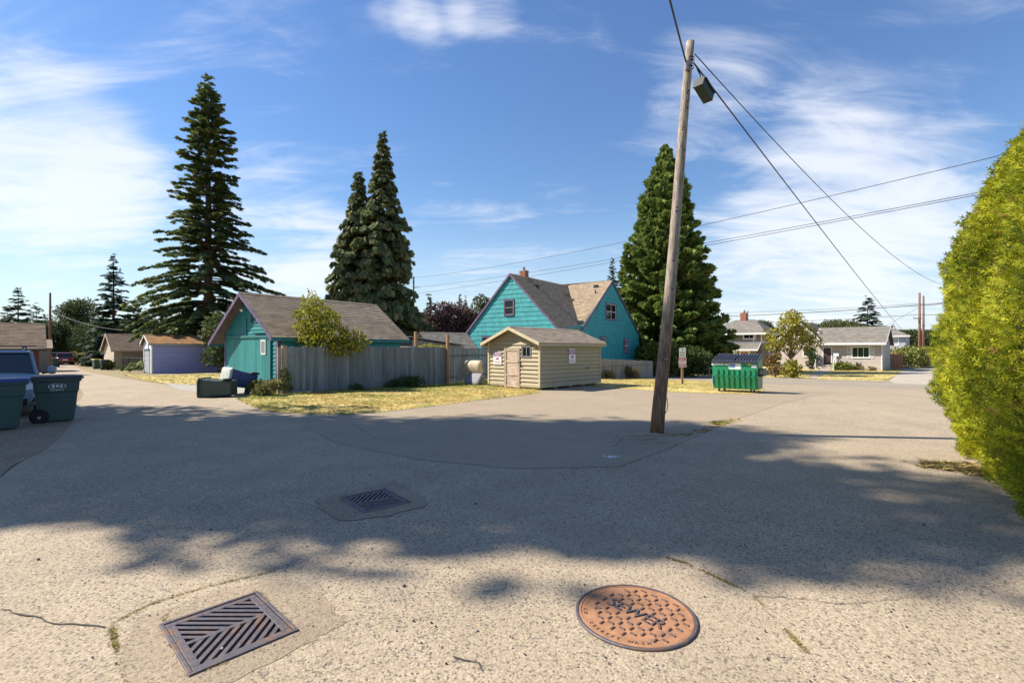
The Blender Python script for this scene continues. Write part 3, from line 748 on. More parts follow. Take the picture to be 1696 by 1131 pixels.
pm('taupe_paint', (.205, .165, .135), .75, .06, 1.5, tint=True)
pm('redbrown_paint', (.14, .055, .04), .8, .15, 2)
pm('greyblue_paint', (.36, .37, .40), .75, .06, 2, tint=True)
pm('greygreen_wall', (.20, .19, .165), .8, .1, 2)
pm('green_trim', (.03, .10, .085), .6, .1)
glass_mat('dark_glass', (.012, .014, .016)); glass_mat('grey_glass', (.10, .11, .115), .12); glass_mat('green_glass', (.03, .05, .03), .08)
pm('curtain_white', (.62, .62, .60), .8, .1, 10)
pm('brick_red', (.30, .115, .065), .9, .2, 30, bump=.3, bs=80)
pm('mortar', (.40, .36, .31), .95, .1)
pm('metal_grey', (.30, .30, .31), .45, .1, 8, metal=.7)
pm('metal_dark', (.05, .05, .05), .5, .2, 8, metal=.4)
pm('wire_black', (.018, .018, .02), .5, .1)
pm('sign_white', (.78, .77, .74), .5, .04, 6)
pm('sign_red', (.50, .06, .07), .5, .08, 6)
pm('sign_purple', (.24, .12, .22), .5, .1, 6)
pm('sign_ink', (.03, .03, .035), .6, .1)
pm('door_orange', (.33, .12, .035), .5, .15, 4, stretch=(6, 6, .5))
pm('red_door_dark', (.06, .03, .028), .5, .1)

class Bld:
    def __init__(s, t): s.t = t; s.M = Matrix.Translation(t.location) @ Matrix.Rotation(t.rotation_euler.z, 4, 'Z'); s.I = s.M.inverted()
    def hit(s, W, px, py):          # where the sight line through a photo pixel meets a wall, in wall coordinates
        o = s.I @ Vector((0, 0, HC)); d = s.I.to_3x3() @ pdir(px, py)
        k = (W.O-o).dot(W.n)/d.dot(W.n); p = o+d*k; r = p-W.O
        return r.dot(W.u), r.z
    def rect(s, W, x0, x1, y0, y1):
        ym = .5*(y0+y1); xm = .5*(x0+x1)
        a, c = s.hit(W, x0, ym)[0], s.hit(W, x1, ym)[0]; z0, z1 = s.hit(W, xm, y1)[1], s.hit(W, xm, y0)[1]
        return min(a, c), max(a, c), z0, z1
def gable_prof(w, he, hr):
    def f(z):
        if z <= he: return (0, w)
        k = (z-he)/(hr-he)*w/2; return (min(k, w/2), max(w-k, w/2))
    return f
def gable_shell(t, L, w, he, hr, mat, z0=0.0, ins=.0):
    b = B(); b.prism([(ins, ins, z0), (ins, w-ins, z0), (ins, w-ins, he), (ins, w/2, hr), (ins, ins, he)], (L-2*ins, 0, 0)); return b.build('wall', mat, t)
def gable_roof(t, L, w, he, hr, mat, ovx=(.35, .3), ovy=(.35, .35), rake=None, fascia=None, lift=.03, tab=.3, expo=.145, rake_h=.16):
    k = (hr-he)/(w/2); x0, x1 = -ovx[0], L+ovx[1]
    r = B(); mid = w/2
    ze0, ze1 = he-k*ovy[0]+lift, he-k*ovy[1]+lift
    root = roof_slope(t, [(x0, -ovy[0], ze0), (x1, -ovy[0], ze0), (x1, mid, hr+lift), (x0, mid, hr+lift)], mat, .06, expo, tab, MATS['roof_deck'])
    roof_slope(t, [(x1, w+ovy[1], ze1), (x0, w+ovy[1], ze1), (x0, mid, hr+lift), (x1, mid, hr+lift)], mat, .06, expo, tab, MATS['roof_deck'])
    rc = B()
    for i in range(int((x1-x0)/.3)):
        rc.prism([(x0+i*.3, mid-.13, hr+lift-.13*k+.022), (x0+i*.3, mid, hr+lift+.026), (x0+i*.3, mid+.13, hr+lift-.13*k+.022)], (.297, 0, 0), tint=random.uniform(.85, 1.1))
    rc.build('ridge_cap', mat, t, kind='stuff')
    if rake:
        for xx in (x0, x1):
            for (ya, za, yb, zb) in ((-ovy[0], ze0, mid, hr+lift), (w+ovy[1], ze1, mid, hr+lift)):
                dx = -.025 if xx == x0 else .025
                B().prism([(xx, ya, za+.012), (xx, yb, zb+.012), (xx, yb, zb-rake_h), (xx, ya, za-rake_h)], (dx, 0, 0)).build('rake_board', rake, t)
    if fascia:
        for (yy, ze, s) in ((-ovy[0], ze0, -1), (w+ovy[1], ze1, 1)):
            b = B(); y0, y1 = sorted((yy-s*.002, yy-s*.03)); b.box(x0+.001, x1-.001, y0, y1, ze-.15, ze-.012); b.build('fascia', fascia, t)
    return root

# ------------------------------------------------------------------ teal garage
def teal_garage():
    a = math.atan2(RY, RX)
    t = thing('teal_garage', (-9.0, 18.6, 0), a, 'teal wooden garage with tan shingle roof and purple rake boards', 'garage')
    bl = Bld(t); w, L, he, hr = 4.32, 6.1, 2.30, 3.88
    gable_shell(t, L, w, he, hr, 'teal_trim')
    Wf = Wall((0, 0, 0), (0, 1, 0), (-1, 0, 0)); Ws = Wall((0, 0, 0), (1, 0, 0), (0, -1, 0))
    d0, d1, dz = .52, 3.86, 2.05
    siding(Wf, gable_prof(w, he, hr-.05), .05, hr-.06, .155, [(d0-.1, d1+.02, 0, 2.16), (1.50, 2.02, 2.66, 3.22)], 'teal_paint', t, tb=.03, groove=.012)
    siding(Ws, lambda z: (0, L), .05, he, .155, [], 'teal_paint', t)
    for (W, u) in ((Wf, -.001), (Wf, w-.10)):
        b = B(); W.box(b, u, u+.10, .03, he-.05, -.005, .035); b.build('corner_board', 'purple_trim', t)
    b = B(); Ws.box(b, -.035, .10, .03, he-.08, -.004, .036); b.build('corner_board', 'purple_trim', t)
    # sliding door of vertical planks in two leaves
    for (u0, u1, dd) in ((1.28, d1, .03), (d0, 1.27, .055)):
        dr = B(); Wf.box(dr, u0, u1, .04, dz, dd-.02, dd); dr = dr.build('door', 'teal_trim', t)
        n = int((u1-u0)/.2)
        win = (.76, 1.14, 1.38, 2.0) if u0 < 1 else None
        for i in range(n):
            p0, p1 = u0+(u1-u0)*i/n+.002, u0+(u1-u0)*(i+1)/n-.002
            zs = [(.04, dz)]
            if win and p1 > win[0] and p0 < win[1]: zs = [(.04, win[2]), (win[3], dz)]
            for (za, zb) in zs:
                b = B(); Wf.box(b, p0, p1, za+random.uniform(0, .02), zb, dd, dd+.018+random.uniform(-.002, .003), tint=random.uniform(.82, 1.15)); b.build('plank', 'teal_door', dr)
        if win: window(Wall((-dd, 0, 0), (0, 1, 0), (-1, 0, 0)), dr, win[0]+.04, win[1]-.03, win[2]+.05, win[3]-.04, 'white_paint', 'white_paint', 'grey_glass', .03, 1, 0, False, depth=.03)
    b = B(); Wf.box(b, d0-.1, d0-.005, .03, dz+.1, -.01, .08); b.build('door_post', 'teal_trim', t)
    b = B(); Wf.box(b, d0-.1, 3.95, dz+.025, dz+.13, -.01, .09); b.build('door_track', 'teal_trim', t)
    b = B(); Wf.box(b, .62, 1.75, 2.26, 2.36, 0, .14); b.build('track_hood', 'teal_paint', t)
    b = B(); Wf.box(b, 2.38, 2.47, 2.19, 2.95, .0, .05); b.build('batten', 'teal_trim', t)
    b = B(); Wf.box(b, 1.52, 2.0, 2.68, 2.70, 0, .05); Wf.box(b, 1.52, 2.0, 3.18, 3.2, 0, .05); Wf.box(b, 1.50, 1.53, 2.68, 3.2, 0, .05); Wf.box(b, 1.99, 2.02, 2.68, 3.2, 0, .05); v = b.build('vent', 'teal_trim', t)
    for i in range(8):
        z = 2.71+i*.058; q = [Wf.p(1.53, z, .005), Wf.p(1.99, z, .005), Wf.p(1.99, z-.02, .045), Wf.p(1.53, z-.02, .045)]
        B().prism(q, (0, 0, .012)).build('louvre', 'teal_paint', v)
    fl = B(); fl.lathe([(.012, 0), (.012, .12)], 8, cyl_m(Wf.p(2.52, 3.28, .0), (-1, 0, 0))); fl.lathe([(.03, 0), (.06, .07), (.07, .12)], 12, cyl_m(Wf.p(2.52, 3.27, .1), (-.8, -.3, -.5))); fl.build('floodlight', 'white_paint', t, smooth=True)
    gable_roof(t, L, w, he, hr, 'roof_tan', (.42, .3), (.34, .62), 'purple_trim', 'teal_trim')
    for i in range(11):
        x = .2+i*.56; b = B(); b.box(x, x+.05, -.30, 0, he-.24, he-.16); b.build('rafter_tail', 'teal_trim', t)
teal_garage()

# ------------------------------------------------------------------ lean-to and low roof behind the fence
def lean_to():
    p = at(682, 566, 25.5); z = float(zt(p.x, p.y))
    t = thing('lean_to', (p.x, p.y, z), math.atan2(RY, RX), 'weathered grey lean-to with sloping metal roof behind the fence', 'shed')
    b = B(); b.prism([(0, 0, 0), (4.2, 0, 0), (4.2, 0, 1.75-z*0), (0, 0, 2.15)], (0, 2.2, 0)); b.build('wall', 'grey_fence', t)
    for i in range(26):
        x = i*.16; b = B(); zt_ = 2.15-.4*(x+.08)/4.2
        b.box(x+.002, x+.157, -.02, 0, .1, zt_-.02, tint=random.uniform(.8, 1.15)); b.build('plank', 'grey_fence', t)
    B().prism([(-.25, -.2, 2.24), (4.5, -.2, 1.79), (4.5, 2.4, 1.84), (-.25, 2.4, 2.29)], (0, 0, .04)).build('roof', 'metal_grey', t)
lean_to()
def low_outbuilding():
    p = at(717, 575, 33); z = float(zt(p.x, p.y))
    t = thing('low_outbuilding', (p.x, p.y, z), rad(35), 'small pale outbuilding with dark gable roof behind the lean-to', 'shed')
    gable_shell(t, 3.2, 3.0, 1.9, 2.9, 'greyblue_paint'); gable_roof(t, 3.2, 3.0, 1.9, 2.9, 'roof_grey', (.3, .3), (.3, .3), 'metal_dark')
    W = Wall((0, 0, 0), (0, 1, 0), (-1, 0, 0)); siding(W, gable_prof(3.0, 1.9, 2.85), .05, 2.85, .16, [], 'greyblue_paint', t, joined=True)
    b = B(); W.box(b, 1.0, 1.9, .05, 1.75, .02, .05); b.build('door', 'white_paint', t)
low_outbuilding()

# ------------------------------------------------------------------ teal house
def teal_house():
    loc = Vector((3.15, 33.0, -.35)); a = math.atan2(RY, RX)
    t = thing('teal_house', loc, a, 'teal shingled house with two steep gables and purple trim', 'house')
    bl = Bld(t); w, L, he, hr = 8.0, 15.0, 3.42, 7.45; ax, ah, vx, he2 = 8.8, 7.62, 3.1, 3.25
    gable_shell(t, L, w, he, hr, 'teal_house')
    sidep = [(0, 0, 0), (L, 0, 0), (L, 0, he2), (ax, 0, ah), (vx, 0, he), (0, 0, he)]
    B().prism([(p[0], -.012, p[2]-.10*(p[2] > 3)) for p in sidep], (0, .25, 0)).build('gable_wall', 'teal_house', t)
    Wf = Wall((0, 0, 0), (0, 1, 0), (-1, 0, 0)); Ws = Wall((0, -.013, 0), (1, 0, 0), (0, -1, 0))
    w1 = bl.rect(Wf, 836.5, 850.5, 498, 521); w2 = bl.rect(Wf, 799.5, 812, 559, 574)
    s1 = bl.rect(Ws, 1003.5, 1019.5, 504, 529); s2 = bl.rect(Ws, 994, 1002.5, 559, 570); s3 = bl.rect(Ws, 1033, 1040, 562, 583); s4 = bl.rect(Ws, 951, 961, 556, 575)
    ex = lambda r, m=.10: (r[0]-m, r[1]+m, r[2]-m, r[3]+m)
    siding(Wf, gable_prof(w, he, hr-.1), .3, hr-.15, .34, [ex(w1), ex(w2)], 'teal_house', t, 'shingle_course', shake=(.12, .30), tb=.028)
    def ps(z):
        l = 0 if z <= he else vx+(ax-vx)*(z-he)/(ah-he); r = L if z <= he2 else L-(L-ax)*(z-he2)/(ah-he2)
        return (min(l, ax-.02), max(r, ax+.02))
    siding(Ws, ps, .3, ah-.2, .34, [ex(s1), ex(s2), ex(s3), ex(s4)], 'teal_house', t, 'shingle_course', shake=(.15, .35), tb=.028)
    window(Wf, t, *w1, 'purple_trim', 'raw_trim', 'dark_glass'); window(Wf, t, *w2, 'purple_trim', 'white_paint', 'dark_glass')
    window(Ws, t, *s1, 'purple_trim', 'white_paint', 'dark_glass', mull_v=1); window(Ws, t, *s2, 'purple_trim', 'white_paint', 'grey_glass')
    window(Ws, t, *s3, 'purple_trim', 'white_paint', 'grey_glass', mull_v=1); window(Ws, t, *s4, 'purple_trim', 'white_paint', 'grey_glass')
    b = B(); Wf.box(b, -.0, .12, .2, he-.1, .0, .05); b.build('corner_board', 'purple_trim', t)
    b = B(); Wf.box(b, w-.12, w, .2, he-.1, 0, .05); b.build('corner_board', 'purple_trim', t)
    ov = .10; k = (hr-he)/(w/2); ze = he-k*.22+.03
    J = (8.45, 4.0, hr+.03); V0 = (vx-.1, -.22, ze)
    roof_slope(t, [(-ov, -.22, ze), V0, J, (-ov, 4.0, hr+.03)], 'roof_tan', .07, .15, .32, MATS['roof_deck'])
    kc = (ah-he)/(ax-vx)
    P = [(vx-.1, -ov, ze+.02), (ax, -ov, ah+.05), (8.6, 4.0, hr+.05)]
    b = roof_slope_eu(t, P, (0, 1, 0), 'roof_tan')
    roof_slope(t, [(L+.35, 5.5, he2-.2), (L+.35, -ov, he2-.2), (ax, -ov, ah+.05), (ax, 5.5, ah+.05)], 'roof_tan', .07, .15, .32, MATS['roof_deck'])
    roof_slope(t, [(L, w+.3, ze-.08), (-ov, w+.3, ze-.08), (-ov, 4, hr+.03), (L, 4, hr+.03)], 'roof_tan', .07, .15, .4, MATS['roof_deck'])
    for (ya, za, yb, zb) in ((-.22, ze, 4, hr+.03), (w+.3, ze-.08, 4, hr+.03)):
        B().prism([(-ov, ya, za+.012), (-ov, yb, zb+.012), (-ov, yb, zb-.2), (-ov, ya, za-.2)], (-.03, 0, 0)).build('rake_board', 'purple_trim', t)
    for (xa, za, xb, zb) in ((vx-.1, ze+.02, ax, ah+.05), (L+.35, he2-.2, ax, ah+.05)):
        B().prism([(xa, -ov, za+.012), (xb, -ov, zb+.012), (xb, -ov, zb-.2), (xa, -ov, za-.2)], (0, -.03, 0)).build('rake_board', 'purple_trim', t)
    B().box(.1, vx-.2, -.24, -.2, ze-.15, ze-.01).build('gutter', 'teal_trim', t)
    # brick chimney, every brick laid
    ch = B(); ch.box(1.65, 2.15, 3.85, 4.35, hr-.5, hr+.42); ch = ch.build('chimney', 'mortar', t)
    me = None
    for r in range(6):
        for sx in range(3):
            for (face) in (0, 1):
                z = hr-.05+r*.078; o = (sx+.5*(r % 2))*.18-.02
                if o > .42: continue
                b = B(); e = min(o+.17, .5)
                if face: b.box(1.635, 1.655, 3.85+o, 3.85+e, z, z+.068)
                else: b.box(1.65+o, 1.65+e, 3.835, 3.855, z, z+.068)
                b.build('brick', 'brick_red', ch)
    B().box(1.62, 2.18, 3.82, 4.38, hr+.42, hr+.48).build('chimney_cap', 'mortar', ch)
    B().lathe([(.09, 0), (.09, .3)], 10, Matrix.Translation((1.9, 4.1, hr+.45))).build('flue', 'brick_red', ch)
    for (x, y) in ((2.2, 3.2), (6.2, 2.9)):
        z = he+k*y+.05; b = B(); b.prism([(x, y-.16, z-.16*k), (x, y+.12, z+.12*k), (x, y-.16, z+.10)], (.26, 0, 0)); b.build('roof_vent', 'metal_dark', t)
    zc = lambda x: he+.05+(x-vx)*kc
    B().lathe([(.05, 0), (.05, .3)], 10, Matrix.Translation((7.2, .7, zc(7.2)-.05))).build('vent_pipe', 'metal_dark', t)
    b = B(); b.box(7.9, 8.2, .9, 1.2, zc(8.05)-.1, zc(8.05)+.14); b.build('roof_vent', 'metal_dark', t)
    # stucco diamond up in the gables
    b = B(); Wf.box(b, 3.85, 4.15, hr-.62, hr-.3, .02, .04); b.build('gable_plate', 'teal_trim', t)
def roof_slope_eu(t, P, eu, mat, thick=.07, expo=.15, tab=.32):
    """sloping polygon whose courses run along eu"""
    P = [Vector(p) for p in P]; nrm = (P[1]-P[0]).cross(P[2]-P[0]).normalized()
    if nrm.z < 0: nrm = -nrm
    eu = Vector(eu); ev = nrm.cross(eu).normalized()
    if ev.z < 0: ev = -ev
    deck = B().prism(P, -nrm*thick).build('roof_slope', MATS['roof_deck'], t)
    q = [((p-P[0]).dot(eu), (p-P[0]).dot(ev)) for p in P]; v0m, vmax = min(v for u, v in q), max(v for u, v in q)
    b = B(); n = int((vmax-v0m)/expo); T = lambda u, v, d: P[0]+eu*u+ev*v+nrm*d
    for i in range(n):
        a, c = v0m+i*expo, v0m+(i+1)*expo; r0 = inset_range(q, a+1e-3); r1 = inset_range(q, min(c, vmax)-1e-3)
        if not r0 or not r1: continue
        kk = max(1, int((r0[1]-r0[0])/tab))
        for j in range(kk):
            f0, f1 = j/kk, (j+1)/kk; g = .004
            x0, x1 = r0[0]+(r0[1]-r0[0])*f0+g, r0[0]+(r0[1]-r0[0])*f1-g; y0, y1 = r1[0]+(r1[1]-r1[0])*f0+g, r1[0]+(r1[1]-r1[0])*f1-g
            dv = random.uniform(-.006, .006)
            b.add([T(x0, a+dv, .002), T(x1, a+dv, .002), T(x1, a+dv, .014), T(x0, a+dv, .014), T(y0, c, .002), T(y1, c, .002), T(y1, c, .004), T(y0, c, .004)],
                  [(0, 1, 2, 3), (3, 2, 6, 7), (0, 3, 7, 4), (1, 5, 6, 2)], random.choice((.82, .9, .97, 1.0, 1.05, 1.12, 1.2)))
    b.build('shingles', mat, deck, kind='stuff'); return deck
teal_house()

# ------------------------------------------------------------------ the little shed
def shed():
    t = thing('garden_shed', (1.11, 19.05, 0), math.atan2(math.cos(rad(43.5)), math.sin(rad(43.5))), 'small olive beige lap-sided shed with raw wood door on the lot edge', 'shed')
    bl = Bld(t); w, L, he, hr = 2.9, 4.25, 1.93, 2.50
    b = B(); b.prism([(0.01, .01, .14), (.01, w-.01, .14), (.01, w-.01, he), (.01, w/2, hr-.02), (.01, .01, he)], (L-.02, 0, 0)); b.build('wall', 'shed_paint', t)
    Wf = Wall((0, 0, 0), (0, 1, 0), (-1, 0, 0)); Ws = Wall((0, 0, 0), (1, 0, 0), (0, -1, 0))
    dr = bl.rect(Wf, 838.5, 860, 578.5, 640.5); wi = bl.rect(Wf, 865, 880.5, 573, 592.5); po = bl.rect(Wf, 819, 832, 582, 603.6); sg = bl.rect(Ws, 940.5, 951.2, 577.5, 601.3)
    siding(Wf, gable_prof(w, he, hr-.03), .15, hr-.04, .165, [(dr[0]-.09, dr[1]+.09, 0, dr[3]+.06), (wi[0]-.03, wi[1]+.03, wi[2]-.04, wi[3]+.04)], 'shed_paint', t, tb=.048, jitter=.004, groove=.022)
    siding(Ws, lambda z: (0, L), .15, he, .165, [], 'shed_paint', t, tb=.055, jitter=.003, groove=.024)
    for (W, u) in ((Wf, -.03), (Wf, w-.05)):
        b = B(); W.box(b, u, u+.08, .13, he, -.003, .058); b.build('corner_board', 'shed_trim', t)
    b = B(); Ws.box(b, L-.06, L+.02, .13, he, -.003, .034); b.build('corner_board', 'shed_paint', t)
    b = B(); Wf.box(b, 0, w, .09, .15, 0, .03); Ws.box(b, 0, L, .09, .15, .001, .03); b.build('base_board', 'shed_trim', t)
    for y in (.15, w/2, w-.3):
        for x in (.1, 1.1, 2.1, 3.1, 4.0): b = B(); b.box(x, x+.2, y, y+.16, -.02, .14); b.build('block', 'concrete', t)
    # door: rough planks in a frame with rails and a padlock hasp
    d = B(); Wf.box(d, dr[0], dr[1], dr[2], dr[3], .0, .02); d = d.build('door', 'raw_wood', t)
    n = 9
    for i in range(n):
        za, zb = dr[2]+(dr[3]-dr[2])*i/n, dr[2]+(dr[3]-dr[2])*(i+1)/n
        b = B(); Wf.box(b, dr[0]+.05, dr[1]-.05, za+.002, zb-.002, .02, .034+random.uniform(-.003, .003), tint=random.uniform(.85, 1.18)); b.build('plank', 'raw_wood', d)
    for fz in (0.0, .31, .655, .965):
        z = dr[2]+(dr[3]-dr[2])*fz; b = B(); Wf.box(b, dr[0]+.05, dr[1]-.05, z, z+.05, .036, .058, tint=1.25); b.build('rail', 'raw_wood', d)
    for (u0, u1) in ((dr[0]-.07, dr[0]+.05), (dr[1]-.05, dr[1]+.07)):
        b = B(); Wf.box(b, u0, u1, dr[2]-.02, dr[3]+.05, .0, .06); b.build('door_jamb', 'raw_trim', d)
    b = B(); um = dr[0]-.03; zm = dr[2]+(dr[3]-dr[2])*.66; Wf.box(b, um-.06, um+.07, zm-.04, zm+.05, .06, .085); Wf.box(b, um-.09, um-.02, zm-.11, zm-.04, .065, .10); b.build('hasp', 'metal_grey', d)
    window(Wf, t, wi[0]+.03, wi[1]-.03, wi[2]+.04, wi[3]-.03, 'metal_grey', 'metal_grey', 'dark_glass', .035, 1, 0, False, depth=.04)
    for (W, r, nm) in ((Wf, po, 'notice'), (Ws, sg, 'notice')):
        b = B(); W.box(b, r[0], r[1], r[2], r[3], .054, .060); n_ = b.build(nm, 'sign_white', t)
        h = r[3]-r[2]; b = B(); W.box(b, r[0]+.015, r[1]-.015, r[3]-h*.40, r[3]-h*.04, .0605, .0625); b.build('band', 'sign_purple', n_)
        b = B(); marks(b, W, r[0]+.05, r[1]-.05, r[3]-h*.14, h*.08, 6, .063, 3); marks(b, W, r[0]+.09, r[1]-.09, r[3]-h*.30, h*.08, 4, .063, 4); b.build('lettering', 'sign_white', n_, kind='stuff')
        b = B(); um = (r[0]+r[1])/2; hw = (r[1]-r[0])*.26; b.prism([W.p(um-hw, r[2]+h*.38, .0605), W.p(um+hw*.8, r[2]+h*.36, .0605), W.p(um+hw, r[2]+h*.46, .0605), W.p(um+hw*.4, r[2]+h*.52, .0605), W.p(um-hw*.6, r[2]+h*.52, .0605)], W.n*.002)
        for q in range(4): W.box(b, r[0]+.04, r[1]-.04-.03*(q % 2), r[2]+h*(.06+.065*q), r[2]+h*(.085+.065*q), .0605, .0625)
        b.build('print', 'sign_purple', n_, kind='stuff')
    b = B(); Ws.box(b, 3.15, 3.2, .75, .84, .04, .07); b.build('outlet', 'metal_dark', t)
    gable_roof(t, L, w, he, hr, 'roof_shed', (.30, .18), (.20, .22), 'shed_trim', 'shed_paint', rake_h=.12)
shed()

# ------------------------------------------------------------------ lilac garage and the garages along the alley
def lilac_garage():
    o = G(251, 619); t = thing('lilac_garage', o, rad(90-45), 'lilac lap-sided garage with mossy orange roof', 'garage', 'garages along the left alley')
    bl = Bld(t); w, L = 3.6, 7.0; Ws = Wall((0, 0, 0), (1, 0, 0), (0, -1, 0)); Wf = Wall((0, 0, 0), (0, 1, 0), (-1, 0, 0))
    he = bl.hit(Ws, 253, 568)[1]; hr = he+.62
    gable_shell(t, L, w, he, hr, 'lilac_paint')
    dr = (.55, 3.05, .02, 1.75)
    siding(Ws, lambda z: (0, L), .03, he, .115, [], 'lilac_paint', t, tb=.018)
    siding(Wf, gable_prof(w, he, hr-.04), .03, hr-.05, .14, [(dr[0]-.1, dr[1]+.1, 0, dr[3]+.1)], 'white_paint', t, tb=.02)
    d = B(); Wf.box(d, dr[0], dr[1], dr[2], dr[3], -.02, .01); d = d.build('door', 'greyblue_paint', t)
    for i in range(5):
        for j in range(4):
            u = dr[0]+.06+i*.49; z = .1+j*.42; b = B(); Wf.box(b, u, u+.42, z, z+.34, .01, .03); b.build('panel', 'greyblue_paint', d)
    b = B(); Wf.box(b, dr[0]-.1, dr[0], 0, dr[3]+.1, -.01, .05); Wf.box(b, dr[1], dr[1]+.1, 0, dr[3]+.1, -.01, .05); Wf.box(b, dr[0], dr[1], dr[3], dr[3]+.1, -.01, .05); b.build('door_frame', 'green_trim', t)
    b = B(); Ws.box(b, -.02, .06, .02, he, .0, .03); b.build('corner_board', 'white_paint', t)
    gable_roof(t, L, w, he, hr, 'roof_moss', (.22, .2), (.18, .2), 'white_paint', 'metal_grey', tab=.35, expo=.2, rake_h=.12)
lilac_garage()
def plain_garage(name, px, py, head, w, L, pye, pyr, wall, roof, label, door='side', doormat='cream_door', lowz=None, trim='cream_paint', group='garages along the left alley'):
    o = G(px, py); t = thing(name, o, rad(90-head), label, 'garage', group); bl = Bld(t)
    Ws = Wall((0, 0, 0), (1, 0, 0), (0, -1, 0)); Wf = Wall((0, 0, 0), (0, 1, 0), (-1, 0, 0))
    he = bl.hit(Ws, px, pye)[1]; hr = bl.hit(Wall((0, w/2, 0), (1, 0, 0), (0, -1, 0)), px, pyr)[1]
    gable_shell(t, L, w, he, hr, wall)
    siding(Wf, gable_prof(w, he, hr-.05), .03, hr-.06, .15, [], wall, t, joined=True)
    if door == 'side':
        b = B(); Ws.box(b, .55, .65, 0, he-.15, 0, .05); Ws.box(b, L-.6, L-.5, 0, he-.15, 0, .05); Ws.box(b, .55, L-.5, he-.25, he-.15, .001, .052); b.build('door_frame', trim, t)
        d = B(); Ws.box(d, .65, L-.6, .02, he-.25, -.01, .012); d = d.build('door', doormat, t)
        n = 8
        for i in range(n):
            z = .03+(he-.3)*i/n; b = B(); Ws.box(b, .66, L-.61, z, z+(he-.3)/n-.008, .012, .026, tint=random.uniform(.95, 1.05)); b.build('panel', doormat, d)
    else:
        siding(Ws, lambda z: (0, L), .03, he, .15, [], wall, t, joined=True)
        b = B(); Ws.box(b, L*.4, L*.4+.9, .03, 1.9, .0, .05); b.build('door', doormat, t)
    gable_roof(t, L, w, he, hr, roof, (.3, .25), (.3, .3), trim, trim, tab=.4, expo=.18)
    return t
plain_garage('cream_garage', 189, 611.5, 40, 4.6, 6.2, 577.5, 553.5, 'cream_paint', 'roof_brown', 'cream garage with brown roof behind the two bins in the alley')
plain_garage('tan_garage', 151, 600.5, 40, 6, 7, 587, 576, 'cream_paint', 'roof_grey', 'distant tan garage with grey roof past the cream garage')
plain_garage('brown_roof_house', 214, 603, 42, 7, 9, 566, 548.5, 'cream_paint', 'roof_brown', 'low brown roof rising behind the cream and lilac garages', 'none', group='roofs behind the alley')
def left_buildings():
    cr = at(65, 577, 34); o = cr-Vector((.707, -.707, 0))*5.2; o.z = float(zt(cr.x, cr.y))
    t = thing('brown_garage', o, rad(225), 'brown shingled garage behind the parked car', 'garage', 'garages along the left alley')
    # ridge runs left from the alley corner
    L, w, he, hr = 8.0, 5.2, 2.15, 3.75
    gable_shell(t, L, w, he, hr, 'redbrown_paint'); gable_roof(t, L, w, he, hr, 'roof_brown', (.35, .3), (.4, .4), 'metal_dark', 'metal_dark', tab=.4, expo=.2)
    W = Wall((0, w, 0), (1, 0, 0), (0, 1, 0)); siding(W, lambda z: (0, L), .03, he, .15, [], 'redbrown_paint', t, joined=True)
    b = B(); W.box(b, .8, 3.6, .05, 1.8, .02, .05); d = b.build('door', 'cream_door', t)
    for i in range(4): b = B(); W.box(b, .85, 3.55, .1+i*.42, .48+i*.42, .05, .065); b.build('panel', 'cream_door', d)
    cr = at(82, 577, 45); p = cr-Vector((.707, -.707, 0))*4.0; p.z = float(zt(cr.x, cr.y))
    t = thing('grey_shed', p, rad(225), 'grey board-sided shed between the parked car and alley pole', 'shed', 'garages along the left alley')
    gable_shell(t, 3.5, 4.0, 2.25, 2.95, 'greygreen_wall'); gable_roof(t, 3.5, 4.0, 2.25, 2.95, 'roof_tan', (.2, .2), (.25, .25), 'greygreen_wall', tab=.4, expo=.2)
    W = Wall((0, 4.0, 0), (1, 0, 0), (0, 1, 0))
    for i in range(14):
        b = B(); W.box(b, i*.25+.005, i*.25+.245, .03, 2.2, 0, .02+random.uniform(0, .004)); b.build('plank', 'greygreen_wall', t)
left_buildings()

